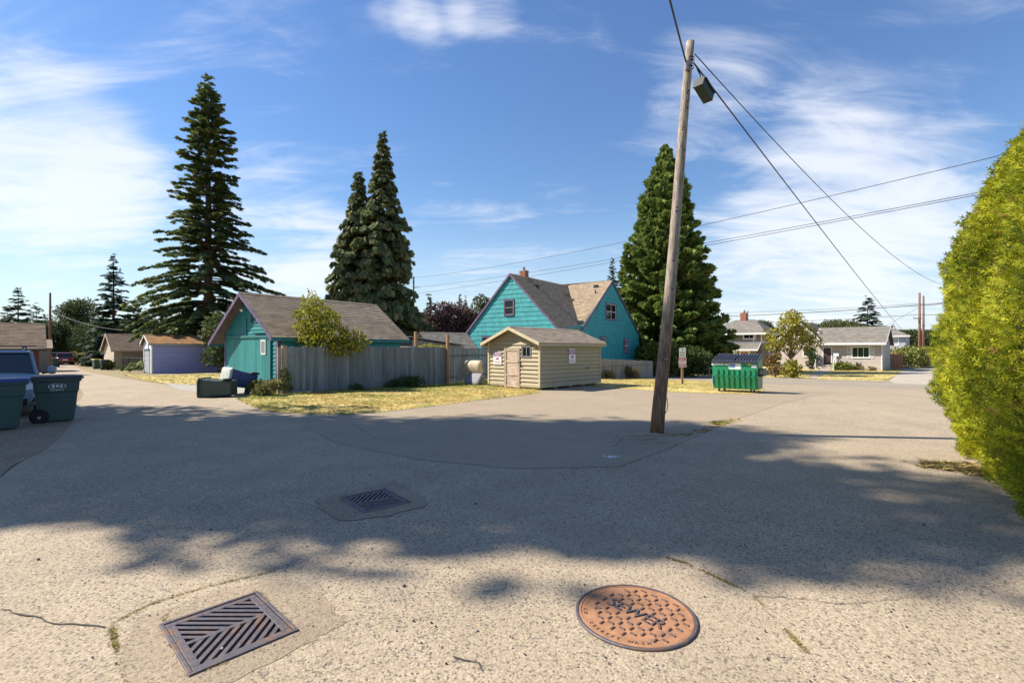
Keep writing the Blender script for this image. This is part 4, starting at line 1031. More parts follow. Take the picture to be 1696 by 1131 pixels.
# ------------------------------------------------------------------ houses across the street
def beige_house():
    o = G(1462, 614.5); hd = 43.0; t = thing('beige_house', o, rad(90-hd), 'single-storey beige house with white eave and shuttered window', 'house', 'houses across the street')
    bl = Bld(t); Wf = Wall((0, 0, 0), (0, 1, 0), (-1, 0, 0)); Ws = Wall((0, 0, 0), (1, 0, 0), (0, -1, 0))
    y1 = bl.hit(Wf, 1354, 600)[0]; y2 = bl.hit(Wf, 1293, 600)[0]; D = 7.0
    he = bl.hit(Wf, 1462, 567)[1]; hr = bl.hit(Wall((D/2, 0, 0), (0, 1, 0), (-1, 0, 0)), 1470, 541)[1]
    fz = bl.hit(Wf, 1430, 608)[1]
    b = B(); b.prism([(0, 0, 0), (D, 0, 0), (D, 0, he), (D/2, 0, hr), (0, 0, he)], (0, y1+.5, 0)); b.build('wall', 'beige_paint', t)
    b = B(); Wf.box(b, 0, y1, 0, fz, .0, .03); Ws.box(b, 0, D, 0, fz, 0, .03); b.build('foundation', 'concrete', t)
    wi = bl.rect(Wf, 1411.5, 1439.5, 575, 592); dr = bl.rect(Wf, 1364, 1376.5, 576, 603.5)
    siding(Wf, lambda z: (0, y1), fz, he, .2, [(wi[0]-.12, wi[1]+.12, wi[2]-.1, wi[3]+.1), (dr[0]-.1, dr[1]+.1, 0, dr[3]+.1)], 'beige_paint', t, joined=True)
    siding(Ws, lambda z: (0 if z <= he else (z-he)/(hr-he)*D/2, D if z <= he else D-(z-he)/(hr-he)*D/2), fz, hr-.1, .2, [], 'beige_paint', t, joined=True)
    window(Wf, t, *wi, 'white_paint', 'white_paint', 'green_glass', .09, 2, 0)
    sw = (wi[1]-wi[0])*.2
    for (u0, u1) in ((wi[0]-.14-sw, wi[0]-.14), (wi[1]+.14, wi[1]+.14+sw)):
        b = B(); Wf.box(b, u0, u1, wi[2]-.12, wi[3]+.1, .02, .05); s_ = b.build('shutter', 'white_paint', t)
        for q in range(2):
            h = (wi[3]-wi[2]+.2)/2; z = wi[2]-.1+q*h; b = B(); Wf.box(b, u0+.05, u1-.05, z+.05, z+h-.05, .05, .062); b.build('panel', 'beige_paint', s_)
    d = B(); Wf.box(d, dr[0], dr[1], dr[2], dr[3], -.01, .03); d = d.build('door', 'red_door_dark', t)
    b = B(); b.lathe([(.16, 0), (.19, .03), (.22, 0)], 16, cyl_m(Wf.p((dr[0]+dr[1])/2, dr[2]+1.5, .03), (-1, 0, 0)), cap=False); b.build('wreath', 'green_trim', d)
    b = B(); Wf.box(b, dr[0]-.09, dr[0], dr[2], dr[3]+.09, 0, .05); Wf.box(b, dr[1], dr[1]+.09, dr[2], dr[3]+.09, 0, .05); Wf.box(b, dr[0], dr[1], dr[3], dr[3]+.09, 0, .05); b.build('door_frame', 'white_paint', t)
    ov = .75; k = (hr-he)/(D/2)
    roof_slope(t, [(-ov, y1+.3, he-.05), (-ov, -.35, he-.05), (D/2, -.35, hr+.05), (D/2, y1+.3, hr+.05)], 'roof_grey', .08, .16, .35, MATS['roof_deck'])
    roof_slope(t, [(D+.4, -.35, he-.25), (D+.4, y1+.3, he-.25), (D/2, y1+.3, hr+.05), (D/2, -.35, hr+.05)], 'roof_grey', .08, .2, .4, MATS['roof_deck'])
    b = B(); b.box(-ov-.03, -ov, -.36, y1+.1, he-.26, he-.03); b.build('fascia', 'white_paint', t)
    b = B(); b.box(-ov+.01, -.01, -.34, y1, he-.15, he-.11); b.build('soffit', 'white_paint', t)
    B().prism([(-ov, -.36, he-.05), (D/2, -.36, hr+.05), (D/2, -.36, hr-.12), (-ov, -.36, he-.22)], (0, -.03, 0)).build('rake_board', 'white_paint', t)
    B().tube([(-ov-.02, .0, he-.2), (-.06, .06, he-.5), (-.06, .06, .1)], .05, 8).build('downspout', 'white_paint', t)
    # gabled wing on the left
    za = bl.hit(Wf, 1354, 557.5)[1]; zr = bl.hit(Wf, 1322, 532.5)[1]; ww = y2-y1; xw = -.0
    b = B(); b.prism([(-.01, y1, 0), (-.01, y2, 0), (-.01, y2, za), (-.01, (y1+y2)/2, zr), (-.01, y1, za)], (7.5, 0, 0)); b.build('wing', 'beige_paint', t)
    Ww = Wall((-.01, y1, 0), (0, 1, 0), (-1, 0, 0)); ow = (ww*.35, ww*.6, zr-1.75, zr-.95); o2 = (ww*.1, ww*.36, 1.5, 2.6)
    siding(Ww, gable_prof(ww, za, zr-.1), fz, zr-.12, .2, [ow, o2], 'beige_paint', t, joined=True)
    window(Ww, t, *ow, 'white_paint', 'white_paint', 'dark_glass', .09, 0, 1); window(Ww, t, *o2, 'white_paint', 'white_paint', 'dark_glass', .09, 1, 0)
    ym = (y1+y2)/2; kk = (zr-za)/(ww/2)
    roof_slope(t, [(8, y1-.3, za-.3*kk), (-.4, y1-.3, za-.3*kk), (-.4, ym, zr+.06), (8, ym, zr+.06)], 'roof_grey', .08, .16, .35, MATS['roof_deck'])
    roof_slope(t, [(-.4, y2+.3, za-.3*kk), (8, y2+.3, za-.3*kk), (8, ym, zr+.06), (-.4, ym, zr+.06)], 'roof_grey', .08, .16, .35, MATS['roof_deck'])
    for (ya, yb) in ((y1-.3, ym), (y2+.3, ym)):
        B().prism([(-.4, ya, za-.3*kk+.01), (-.4, yb, zr+.07), (-.4, yb, zr-.16), (-.4, ya, za-.3*kk-.2)], (-.03, 0, 0)).build('rake_board', 'white_paint', t)
    # front steps with railings and mail box
    st = B(); um = (dr[0]+dr[1])/2
    for i in range(4): st.box(-.5-.32*(i+1), -.02, um-.9, um+.9, 0, dr[2]-.18*i-.02) if dr[2]-.18*i > .05 else None
    st.build('steps', 'concrete', t)
    for s in (-.85, .85):
        B().tube([(-.15, um+s, dr[2]), (-.15, um+s, dr[2]+.95), (-1.0, um+s, dr[2]+.75), (-1.7, um+s, .85), (-1.7, um+s, 0)], .045, 6).build('railing', 'white_paint', t)
    b = B(); Wf.box(b, dr[0]-.75, dr[0]-.25, dr[2]+.95, dr[2]+1.3, .03, .2); b.build('mailbox', 'white_paint', t)
    # path to the street
    p0 = Bld(t).M @ Vector((-1.6, um-.6, 0)); p1 = Bld(t).M @ Vector((-1.6, um+.6, 0)); q0, q1 = G(1338, 629.5), G(1347, 629.5)
    sheet('front_path', [(p0.x, p0.y), (p1.x, p1.y), (q0.x, q0.y), (q1.x, q1.y)], .03, 'concrete')
beige_house()
def grey_house():
    p = at(1262, 577, 66); o = Vector((p.x, p.y, float(zt(p.x, p.y)))); hd = 41.0
    t = thing('taupe_house', o, rad(90-hd), 'two-storey taupe house with hipped roof behind the dumpster', 'house', 'houses across the street')
    bl = Bld(t); Wf = Wall((0, 0, 0), (0, 1, 0), (-1, 0, 0)); Ws = Wall((0, 0, 0), (1, 0, 0), (0, -1, 0))
    w = bl.hit(Wf, 1176, 570)[0]; D = 8.0; h2 = bl.hit(Wf, 1255, 550.5)[1]; h1 = bl.hit(Wf, 1255, 566.5)[1]
    b = B(); b.box(0, D, 0, w, 0, h2); b.build('wall', 'taupe_paint', t)
    ws = [bl.rect(Wf, 1181, 1198, 554, 562), bl.rect(Wf, 1232, 1250.5, 552, 560.5)]
    siding(Wf, lambda z: (0, w), h1+.05, h2, .2, [(r[0]-.12, r[1]+.12, r[2]-.12, r[3]+.12) for r in ws], 'taupe_paint', t, joined=True)
    siding(Ws, lambda z: (0, D), .3, h2, .2, [], 'taupe_paint', t, joined=True)
    for r in ws: window(Wf, t, *r, 'white_paint', 'white_paint', 'dark_glass', .13, 1, 0)
    for (W, u) in ((Wf, -.02), (Wf, w-.14), (Wf, .95)):
        b = B(); W.box(b, u, u+.16, h1, h2, 0, .05); b.build('corner_board', 'white_paint', t)
    b = B(); Wf.box(b, -.1, w+.1, h1-.12, h1+.06, .0, .09); Ws.box(b, -.1, D, h1-.12, h1+.06, .001, .09); b.build('belt_course', 'white_paint', t)
    b = B()                                              # course of deep shakes under the windows
    for i in range(int(w/.28)): Wf.box(b, i*.28+.01, i*.28+.27, h1+.08, h1+.5, .02, .045, tint=random.uniform(1.15, 1.5))
    b.build('shake_band', 'taupe_paint', t, kind='stuff')
    ov = .75; zr = bl.hit(Wall((D/2, 0, 0), (0, 1, 0), (-1, 0, 0)), 1225, 530)[1]; r0, r1 = w*.28, w*.66
    e = h2-.1
    roof_slope(t, [(-ov, w+ov, e), (-ov, -ov, e), (D/2, r0, zr), (D/2, r1, zr)], 'roof_grey', .08, .17, .4, MATS['roof_deck'])
    roof_slope(t, [(-ov, -ov, e), (D+ov, -ov, e), (D/2, r0, zr)], 'roof_grey', .08, .17, .4, MATS['roof_deck'])
    roof_slope(t, [(D+ov, w+ov, e), (-ov, w+ov, e), (D/2, r1, zr)], 'roof_grey', .08, .17, .4, MATS['roof_deck'])
    roof_slope(t, [(D+ov, -ov, e), (D+ov, w+ov, e), (D/2, r1, zr), (D/2, r0, zr)], 'roof_grey', .08, .2, .5, MATS['roof_deck'])
    b = B(); b.box(-ov-.03, -ov, -ov-.03, w+ov+.03, e-.2, e+.01); b.box(-ov, D+ov, -ov-.03, -ov, e-.2, e+.008); b.build('gutter', 'white_paint', t)
    ch = B(); cy = bl.hit(Wall((D/2, 0, 0), (0, 1, 0), (-1, 0, 0)), 1232, 528)[0]; ch.box(D/2-.4, D/2+.3, cy-.4, cy+.4, zr-.4, zr+1.0); ch = ch.build('chimney', 'brick_red', t)
    B().lathe([(.2, 0), (.25, .2), (.15, .45)], 10, Matrix.Translation((D/2, cy, zr+1.0))).build('chimney_pot', 'mortar', ch)
    # porch storey in front
    pz = bl.hit(Wf, 1240, 578.5)[1]; pd = 2.2
    Wp = Wall((-pd, .5, 0), (0, 1, 0), (-1, 0, 0))
    b = B(); b.box(-pd, 0, .5, w+.3, 0, pz); b.build('porch_wall', 'taupe_paint', t)
    roof_slope(t, [(-pd-.5, w+.9, pz), (-pd-.5, -.1, pz), (0, .2, h1-.1), (0, w+.3, h1-.1)], 'roof_grey', .1, .17, .4, MATS['roof_deck'])
    b = B(); b.box(-pd-.55, -pd-.5, -.15, w+.95, pz-.18, pz+.02); b.build('porch_fascia', 'white_paint', t)
    b = B(); b.prism([(-pd-.5, -.12, pz+.02), (0, .16, h1-.06), (0, .16, h1-.25), (-pd-.5, -.12, pz-.16)], (0, -.05, 0)); b.build('porch_rake', 'white_paint', t)
    for (x0, x1) in ((1182, 1193), (1201, 1215)):
        u0, u1 = sorted((bl.hit(Wp, x0, 585)[0], bl.hit(Wp, x1, 585)[0])); window(Wp, t, u0, u1, pz-1.7, pz-.35, 'white_paint', 'white_paint', 'dark_glass', .2, 0, 0)
    u0, u1 = sorted((bl.hit(Wp, 1227, 585)[0], bl.hit(Wp, 1240, 585)[0])); d = B(); Wp.box(d, u0, u1, .2, pz-.35, 0, .05); d.build('door', 'door_orange', t)
    b = B(); Wp.box(b, u0-.18, u0, .2, pz-.12, 0, .1); Wp.box(b, u1, u1+.18, .2, pz-.12, 0, .1); Wp.box(b, u0, u1, pz-.35, pz-.12, 0, .1); Wp.box(b, u1+.5, u1+.66, .2, pz-.12, 0, .1); b.build('door_frame', 'white_paint', t)
    window(Ws, t, 3.4, 3.9, 1.2, 2.6, 'white_paint', 'white_paint', 'dark_glass', .14, 0, 1)
grey_house()
def blue_house():
    p = at(1500, 577, 84); o = Vector((p.x, p.y, float(zt(p.x, p.y))))
    t = thing('pale_blue_house', o, rad(90-43), 'pale blue-grey house with low roof past the beige house', 'house', 'houses across the street')
    bl = Bld(t); Wf = Wall((0, 0, 0), (0, 1, 0), (-1, 0, 0)); w, D = 9.0, 8.0; he = bl.hit(Wf, 1490, 556.5)[1]; hr = he+1.6
    b = B(); b.box(0, D, 0, w, 0, he); b.build('wall', 'greyblue_paint', t)
    siding(Wf, lambda z: (0, w), .1, he, .2, [], 'greyblue_paint', t, joined=True); siding(Wall((0, 0, 0), (1, 0, 0), (0, -1, 0)), lambda z: (0, D), .1, he, .2, [], 'greyblue_paint', t, joined=True)
    for u in (1.0, 2.6): window(Wf, t, u, u+1.0, he-1.6, he-.4, 'white_paint', 'white_paint', 'curtain_white', .12, 0, 0)
    e = he+.05; roof_slope(t, [(-.6, w+.6, e), (-.6, -.6, e), (D/2, 2.4, hr), (D/2, w-2.4, hr)], 'roof_grey', .1, .2, .4, MATS['roof_deck'])
    roof_slope(t, [(-.6, -.6, e), (D+.6, -.6, e), (D/2, 2.4, hr)], 'roof_grey', .1, .2, .4, MATS['roof_deck'])
    b = B(); b.box(-.64, -.6, -.64, w+.6, e-.2, e); b.build('gutter', 'white_paint', t)
    b = B(); b.prism([(-4.0, -.4, he-3.1), (-.02, -.4, he-2.2), (-.02, 5, he-2.2), (-4, 5, he-3.1)], (0, 0, .12)); b.build('porch_roof', 'roof_grey', t)
blue_house()
def far_block():
    p = at(1510, 577, 150); o = Vector((p.x, p.y, float(zt(p.x, p.y))))
    t = thing('far_building', o, rad(47), 'distant boxy grey building top above the bushes on the rise', 'building')
    b = B(); b.box(0, 8, 0, 9, 0, 5.3); b.build('wall', 'beige_paint', t); b = B(); b.box(2, 7, 1.2, 5.2, 5.3, 6.2); b.build('roof_box', 'roof_grey', t)
    b = B(); b.box(-.1, 8.1, -.1, 9.1, 5.3, 5.5); b.build('parapet', 'greyblue_paint', t)
    W = Wall((0, 0, 0), (0, 1, 0), (-1, 0, 0))
    for u in (1.2, 3.6, 6.0): window(W, t, u, u+1.4, 3.4, 4.6, 'white_paint', 'white_paint', 'dark_glass', .1, 0, 0)
far_block()
# ------------------------------------------------------------------ fences
def board_fence(name, P, Q, h, label, mat, bw=.14, gap=.006, posts=(), post_mat='fence_post', jag=.025, rails=True, cap=.0, thick=.02):
    P, Q = Vector(P), Vector(Q); d = Q-P; Ln = d.length; a = math.atan2(d.y, d.x)
    t = thing(name, (P.x, P.y, float(zt(P.x, P.y))), a, label, 'fence', 'wooden fences')
    n = int(Ln/(bw+gap))
    for i in range(n):
        u = i*(bw+gap); q = P+d*(u/Ln); z0 = float(zt(q.x, q.y))-t.location.z; hh = h+random.uniform(-jag, jag)
        b = B(); o = random.uniform(-.004, .004); tl = random.uniform(-.006, .006)
        b.hexa([(u, o, z0+.02), (u+bw, o, z0+.02), (u+bw, o+thick, z0+.02), (u, o+thick, z0+.02), (u+tl, o, z0+hh), (u+bw+tl, o, z0+hh-random.uniform(0, .015)), (u+bw+tl, o+thick, z0+hh-.008), (u+tl, o+thick, z0+hh)], random.uniform(.72, 1.22))
        b.build('board', mat, t)
    zq = float(zt(Q.x, Q.y))-t.location.z
    if rails:
        for f in (.2, .8):
            b = B(); b.hexa([(0, thick+.004, h*f-.04), (Ln, thick+.004, zq+h*f-.04), (Ln, thick+.05, zq+h*f-.04), (0, thick+.05, h*f-.04), (0, thick+.004, h*f+.04), (Ln, thick+.004, zq+h*f+.04), (Ln, thick+.05, zq+h*f+.04), (0, thick+.05, h*f+.04)], 1.0); b.build('rail', mat, t)
    for (u, ph, off, w_, pmt) in posts:
        b = B(); b.box(u-w_/2, u+w_/2, off-w_/2, off+w_/2, -.05, ph); b.build('post', pmt or post_mat, t)
    return t
fA, fB = (-8.25, 17.72), (-2.96, 22.45)
board_fence('blue_grey_fence', fA, fB, 1.72, 'weathered blue-grey board fence in front of the teal garage', 'fence_wood', .135, .004,
            posts=[(-.09, 1.76, .02, .16, 'old_post'), (-.26, 1.70, .05, .10, 'old_post'), (7.02, 2.28, -.06, .11, 'fence_post'), (2.9, 2.36, .12, .11, 'fence_post'), (5.45, 2.40, .12, .11, 'fence_post')])
fC = (-1.25, 26.2)
board_fence('gapped_fence', fB, fC, 1.66, 'grey picket fence with gaps running behind the shed', 'fence_wood', .10, .045, jag=.015)
g0, g1 = G(985, 628), G(1082, 626)
board_fence('low_grey_fence', (g0.x, g0.y), (g1.x, g1.y), 1.30, 'low grey board fence below the teal house right gable', 'grey_fence', .14, .006)
def wire_fence():
    d = (g1-g0).normalized(); nn = Vector((d.y, -d.x, 0)); p = g0+nn*.5
    t = thing('wire_fence', p, math.atan2(d.y, d.x), 'low dark wire fence in front of the low grey boards', 'fence')
    Ln = (g1-g0).length
    B().tube([(0, 0, .8), (Ln, 0, .78)], .018, 6).build('rail', 'metal_dark', t)
    for u in (.2, 1.35, 2.5): B().tube([(u, 0, -.1), (u, 0, .82)], .025, 6).build('post', 'metal_dark', t)
wire_fence()
p0 = G(1474, 611); 
board_fence('cedar_fence', (p0.x, p0.y), (p0.x+2.2, p0.y+.8), 1.75, 'reddish cedar board fence beside the beige house', 'red_fence', .14, .004)
board_fence('cedar_side_fence', (p0.x+2.2, p0.y+.8), (p0.x+3.4, p0.y+5.0), 1.75, 'reddish cedar fence returning along the concrete alley', 'red_fence', .14, .004)
def chain_link():
    a, c = G(203, 613.5), G(240, 614.5); d = c-a; Ln = d.length
    t = thing('chain_link_fence', a, math.atan2(d.y, d.x), 'chain link fence in front of the cream garage', 'fence')
    h = 1.25
    for u in (0, Ln*.28, Ln*.75): B().tube([(u, 0, 0), (u, 0, h+.05)], .045 if u == Ln*.28 else .03, 6).build('post', 'metal_dark', t)
    B().tube([(0, 0, h), (Ln, 0, h)], .022, 6).build('rail', 'metal_dark', t)
    b = B(); n = int(Ln/.09)
    for i in range(-14, n):
        for s in (1, -1):
            u0 = i*.09 if s > 0 else i*.09+h; u1 = u0+s*h; pa, pb = [u0, .02], [u1, h]
            for q in (pa, pb): q[0] = max(0, min(Ln, q[0]))
            if abs(pa[0]-pb[0]) < .05: continue
            b.tube([(pa[0], .01*s, .02 if 0 < u0 < Ln else (.02+abs(pa[0]-u0))), (pb[0], .01*s, h if 0 < u1 < Ln else h-abs(pb[0]-u1))], .006, 3, cap=False)
    b.build('wire_mesh', 'metal_dark', t, kind='stuff')
chain_link()

# ------------------------------------------------------------------ bins
pm('bin_green', (.028, .070, .062), .5, .12, 5, bump=.1, bs=120)
pm('bin_grey_green', (.050, .075, .055), .5, .15, 5)
pm('bin_blue', (.015, .045, .16), .45, .12, 5)
pm('bin_teal', (.03, .12, .105), .5, .12, 5)
pm('bin_lid', (.022, .026, .030), .5, .12, 5)
pm('lid_yellow', (.36, .30, .02), .5, .1, 5)
pm('pale_plastic', (.40, .43, .36), .6, .1, 5)
pm('rubber', (.012, .012, .012), .8, .2, 20)
pm('logo_white', (.62, .66, .64), .6, .05)
def cart(loc, rz, label, body='bin_green', lid='bin_lid', logo=False, group='wheeled bins', tilt=None, open_lid=False):
    t = thing('wheeled_bin', loc, rz, label, 'bin', group, tilt)
    def ring(x0, x1, y, z, r=.05, n=3):
        v = []
        for (cx, cy, a0) in ((x1-r, y-r, 0), (x0+r, y-r, 90), (x0+r, -y+r, 180), (x1-r, -y+r, 270)):
            for k in range(n+1): a = rad(a0+90*k/n); v.append((cx+r*math.cos(a), cy+r*math.sin(a), z))
        return v
    secs = [ring(-.28, .29, .25, .03), ring(-.30, .31, .255, .10), ring(-.345, .365, .285, .66), ring(-.36, .38, .30, .68), ring(-.375, .40, .31, .90), ring(-.40, .43, .335, .91), ring(-.40, .43, .335, .96)]
    n = len(secs[0]); b = B(); vs = [p for s in secs for p in s]; fs = []
    for i in range(len(secs)-1):
        for k in range(n): fs.append((i*n+k, i*n+(k+1) % n, (i+1)*n+(k+1) % n, (i+1)*n+k))
    fs.append(tuple(range(n-1, -1, -1))); fs.append(tuple(range((len(secs)-1)*n, len(secs)*n)))
    b.add(vs, fs); bd = b.build('body', body, t, smooth=False, bevel=.004)
    l = B(); s2 = [ring(-.43, .47, .355, .963), ring(-.43, .47, .355, .99), ring(-.38, .42, .31, 1.03), ring(-.2, .3, .2, 1.045)]
    vs = [p for s in s2 for p in s]; fs = []
    for i in range(len(s2)-1):
        for k in range(n): fs.append((i*n+k, i*n+(k+1) % n, (i+1)*n+(k+1) % n, (i+1)*n+k))
    fs.append(tuple(range(n-1, -1, -1))); fs.append(tuple(range((len(s2)-1)*n, len(s2)*n)))
    l.add(vs, fs); l.build('lid', lid, t)
    B().tube([(-.38, -.25, .93), (-.50, -.25, .965), (-.50, .25, .965), (-.38, .25, .93)], .018, 6).build('handle', body, t)
    for s in (-1, 1):
        w = B(); w.lathe([(.05, -.03), (.125, -.03), (.13, -.015), (.13, .015), (.125, .03), (.05, .03)], 18, cyl_m((-.27, s*.30, .13), (0, s, 0))); w = w.build('wheel', 'rubber', t)
        B().lathe([(.035, .028), (.03, .04)], 10, cyl_m((-.27, s*.30, .13), (0, s, 0))).build('hub', 'metal_grey', w)
        a = B(); a.lathe([(.165, 0), (.165, .012), (.14, .014)], 18, cyl_m((-.27, s*.262, .14), (0, s, 0))); a.build('wheel_arch', 'rubber', t)
    B().tube([(-.27, -.3, .13), (-.27, .3, .13)], .012, 6).build('axle', 'metal_grey', t)
    if logo:
        W = Wall((0, -.318, 0), (1, 0, 0), (0, -1, .06)); b = B(); M = cyl_m(W.p(-.02, .805, -.010), (0, -1, .06))
        prof = []
        for k in range(24):
            a0, a1 = 2*math.pi*k/24, 2*math.pi*(k+1)/24
            f = lambda a, q: W.p(.02+q*.15*math.cos(a), .80+q*.065*math.sin(a), .004)
            b.add([f(a0, .9), f(a1, .9), f(a1, 1.0), f(a0, 1.0)], [(0, 1, 2, 3)])
        marks(b, W, -.075, .115, .805, .062, 3, .003, 5); marks(b, W, -.10, .14, .712, .016, 5, .003, 6)
        b.build('logo', 'logo_white', t, kind='stuff')
    return t
ang = math.atan2(.68, .73)
g = G(93, 697); cart((g.x, g.y, 0.004), ang, 'dark green wheeled bin with white oval logo beside the parked car', logo=True)
g = G(-8, 712); cart((g.x, g.y, 0.004), ang+.25, 'dark green wheeled bin with blue lid at the picture edge', lid='bin_blue')
g = G(160, 611); cart(g, 2.6, 'dark wheeled bin with yellow lid in the alley', lid='lid_yellow', group='bins far down the alley')
g = G(173, 612.5); cart(g, 2.4, 'dark wheeled bin nearest the cream garage corner', group='bins far down the alley')
g = G(141, 606.5); cart(g, 2.2, 'dark wheeled bin beside the white pickup', group='bins far down the alley')
g = G(90, 608); cart(g, 2.7, 'dark wheeled bin across the alley in front of the red car', group='bins far down the alley')
g = G(1569.5, 626.5); cart(g, rad(60), 'teal wheeled bin standing on the concrete alley by the hedge', 'bin_teal', 'pale_plastic')
g = G(373, 656.5); t_ = cart((g.x-.42, g.y+.1, .33), rad(6), 'grey-green wheeled bin lying on its side at the teal garage', 'bin_grey_green', 'bin_grey_green')
t_.rotation_mode = 'XYZ'; t_.matrix_world = Matrix.Translation((g.x+.30, g.y+.05, .30)) @ Matrix.Rotation(rad(8), 4, 'Z') @ Matrix.Rotation(rad(-90), 4, 'Y') @ Matrix.Rotation(rad(90), 4, 'Z')
g = G(398, 653.5); t_ = cart((g.x, g.y, .3), 0, 'blue wheeled bin lying behind the tipped grey-green bin', 'bin_blue', 'pale_plastic')
t_.matrix_world = Matrix.Translation((g.x+.10, g.y+.75, .42)) @ Matrix.Rotation(rad(50), 4, 'Z') @ Matrix.Rotation(rad(-78), 4, 'Y') @ Matrix.Rotation(rad(90), 4, 'Z')
def loose_lid():
    g = G(412, 652); t = thing('bin_lid', g, rad(20), 'loose dark blue bin lid propped against the teal garage door', 'lid')
    b = B(); b.prism([(-.16, 0, 0), (.20, .0, 0), (-.02, .22, .52), (-.10, .22, .52)], (0, .03, 0)); b.build('panel', 'bin_blue', t)
    B().tube([(-.16, 0, .01), (.2, 0, .01)], .015, 6).build('rim', 'bin_blue', t)
loose_lid()

# ------------------------------------------------------------------ dumpster
pm('dumpster_green', (.010, .215, .085), .42, .12, 3, bump=.12, bs=40, dirt=(.03, .25, .13), dirt_scale=3, dirt_lo=.55, dirt_hi=.75)
pm('dumpster_dark', (.012, .03, .022), .5, .2, 4)
pm('lid_black', (.035, .037, .055), .45, .15, 6)
pm('sticker_blue', (.05, .16, .42), .4, .15, 8)
pm('sticker_yellow', (.55, .48, .03), .4, .1)
pm('sky_blue_paint', (.05, .32, .55), .5, .15, 6)
def dumpster():
    g = G(1255, 652); a = math.atan2(RY, RX); t = thing('dumpster', g, a, 'green steel dumpster with black ridged lids on the lot edge', 'dumpster')
    bl = Bld(t); Wf = Wall((0, 0, 0), (0, 1, 0), (-1, 0, 0)); w = bl.hit(Wf, 1180, 620)[0]; D = 1.12
    zb, zm, zf, zr = .13, .66, 1.12, 1.34
    prof = [(.10, zb), (D, zb), (D, zr), (.0, zf), (.0, .62)]
    B().prism([(x, 0, z) for x, z in prof], (0, w, 0)).build('body', 'dumpster_green', t, bevel=.008)
    zrib = .86
    Wu = Wall((0, 0, 0), (0, 1, 0), (-1, 0, 0))
    for i in range(8):
        u = .06+(w-.12)*i/7.0
        b = B(); b.box(-.045, .0, u-.045+.10, u+.045+.10, .62, zrib) if False else None
        u0, u1 = .05+(w-.10)*(i)/8+.02, .05+(w-.10)*(i+1)/8-.055
        b.box(-.05, .0, u0, u1, .635, zrib); b.prism([(-.05, u0, .60), (-.0, u0, .60), (.09, u0, zb+.02), (.05, u0, zb+.02)], (0, u1-u0, 0)); b.build('rib', 'dumpster_green', t, bevel=.006)
    b = B(); b.box(-.03, .0, .0, w, .595, .64); b.build('belt', 'dumpster_green', t)
    b = B(); b.box(-.04, .02, -.02, w+.02, zf-.03, zf+.02); b.build('top_rail', 'dumpster_green', t)
    for (y0, y1) in ((.0-.16, 0), (w, w+.16)):
        b = B(); b.box(.12, .98, y0, y1, .62, .66); b.box(.12, .98, y0, y1, .86, .90); b.box(.12, .98, min(y0, y1) if y0 < 0 else y1-.03, (y0+.03) if y0 < 0 else y1, .66, .86); b.build('fork_pocket', 'dumpster_dark', t)
    for k, (y0, y1) in enumerate(((-.02, w/2-.012), (w/2+.012, w+.02))):
        l = B(); l.prism([(-.07, y0, zf+.03), (D+.02, y0, zr+.03), (D+.02, y0, zr+.06), (-.07, y0, zf+.06)], (0, y1-y0, 0)); l.prism([(-.075, y0, zf-.01), (-.055, y0, zf-.01), (-.055, y0, zf+.06), (-.075, y0, zf+.06)], (0, y1-y0, 0)); l = l.build('lid', 'lid_black', t)
        n = 8
        for i in range(n):
            u0 = y0+(y1-y0)*(i+.15)/n; u1 = y0+(y1-y0)*(i+.60)/n
            B().prism([(-.03, u0, zf+.06), (D-.02, u0, zr+.055), (D-.06, u0, zr+.115), (.03, u0, zf+.125)], (0, u1-u0, 0)).build('ridge', 'lid_black', l)
    for (x, y) in ((.22, .25), (.22, w-.2), (.9, .25), (.9, w-.25)):
        c = B(); c.box(x-.05, x+.05, y-.05, y+.05, .105, .135); c = c.build('caster', 'metal_grey', t)
        B().lathe([(.055, -.022), (.06, 0), (.055, .022)], 12, cyl_m((x-.03, y, .06), (0, 1, 0))).build('wheel', 'rubber', c)
    def st(px0, px1, py0, py1, mat, nm='sticker', d=.004, par=None):
        r = bl.rect(Wf, px0, px1, py0, py1); b = B(); Wf.box(b, r[0], r[1], r[2], r[3], .001, d); return b.build(nm, mat, par or t), r
    s, r = st(1207, 1227, 601, 611.5, 'sign_white'); st(1208, 1217.5, 603, 609, 'sticker_blue', 'print', .006, s)
    b = B(); marks(b, Wf, r[1]-(r[1]-r[0])*.47, r[1]-.04, r[2]+(r[3]-r[2])*.42, .02, 7, .0062, 7); b.build('lettering', 'sign_white', s, kind='stuff')
    st(1178.7, 1199, 602, 604.6, 'sign_white'); st(1200.5, 1206, 602.3, 605, 'sign_white'); st(1238, 1243.5, 600.5, 605, 'sticker_yellow'); st(1244.5, 1253, 604.5, 609, 'sign_white')
    b = B(); b.box(-.002, .08, w-.02, w+.004, .3, .62); b.build('paint_patch', 'sky_blue_paint', t)
dumpster()

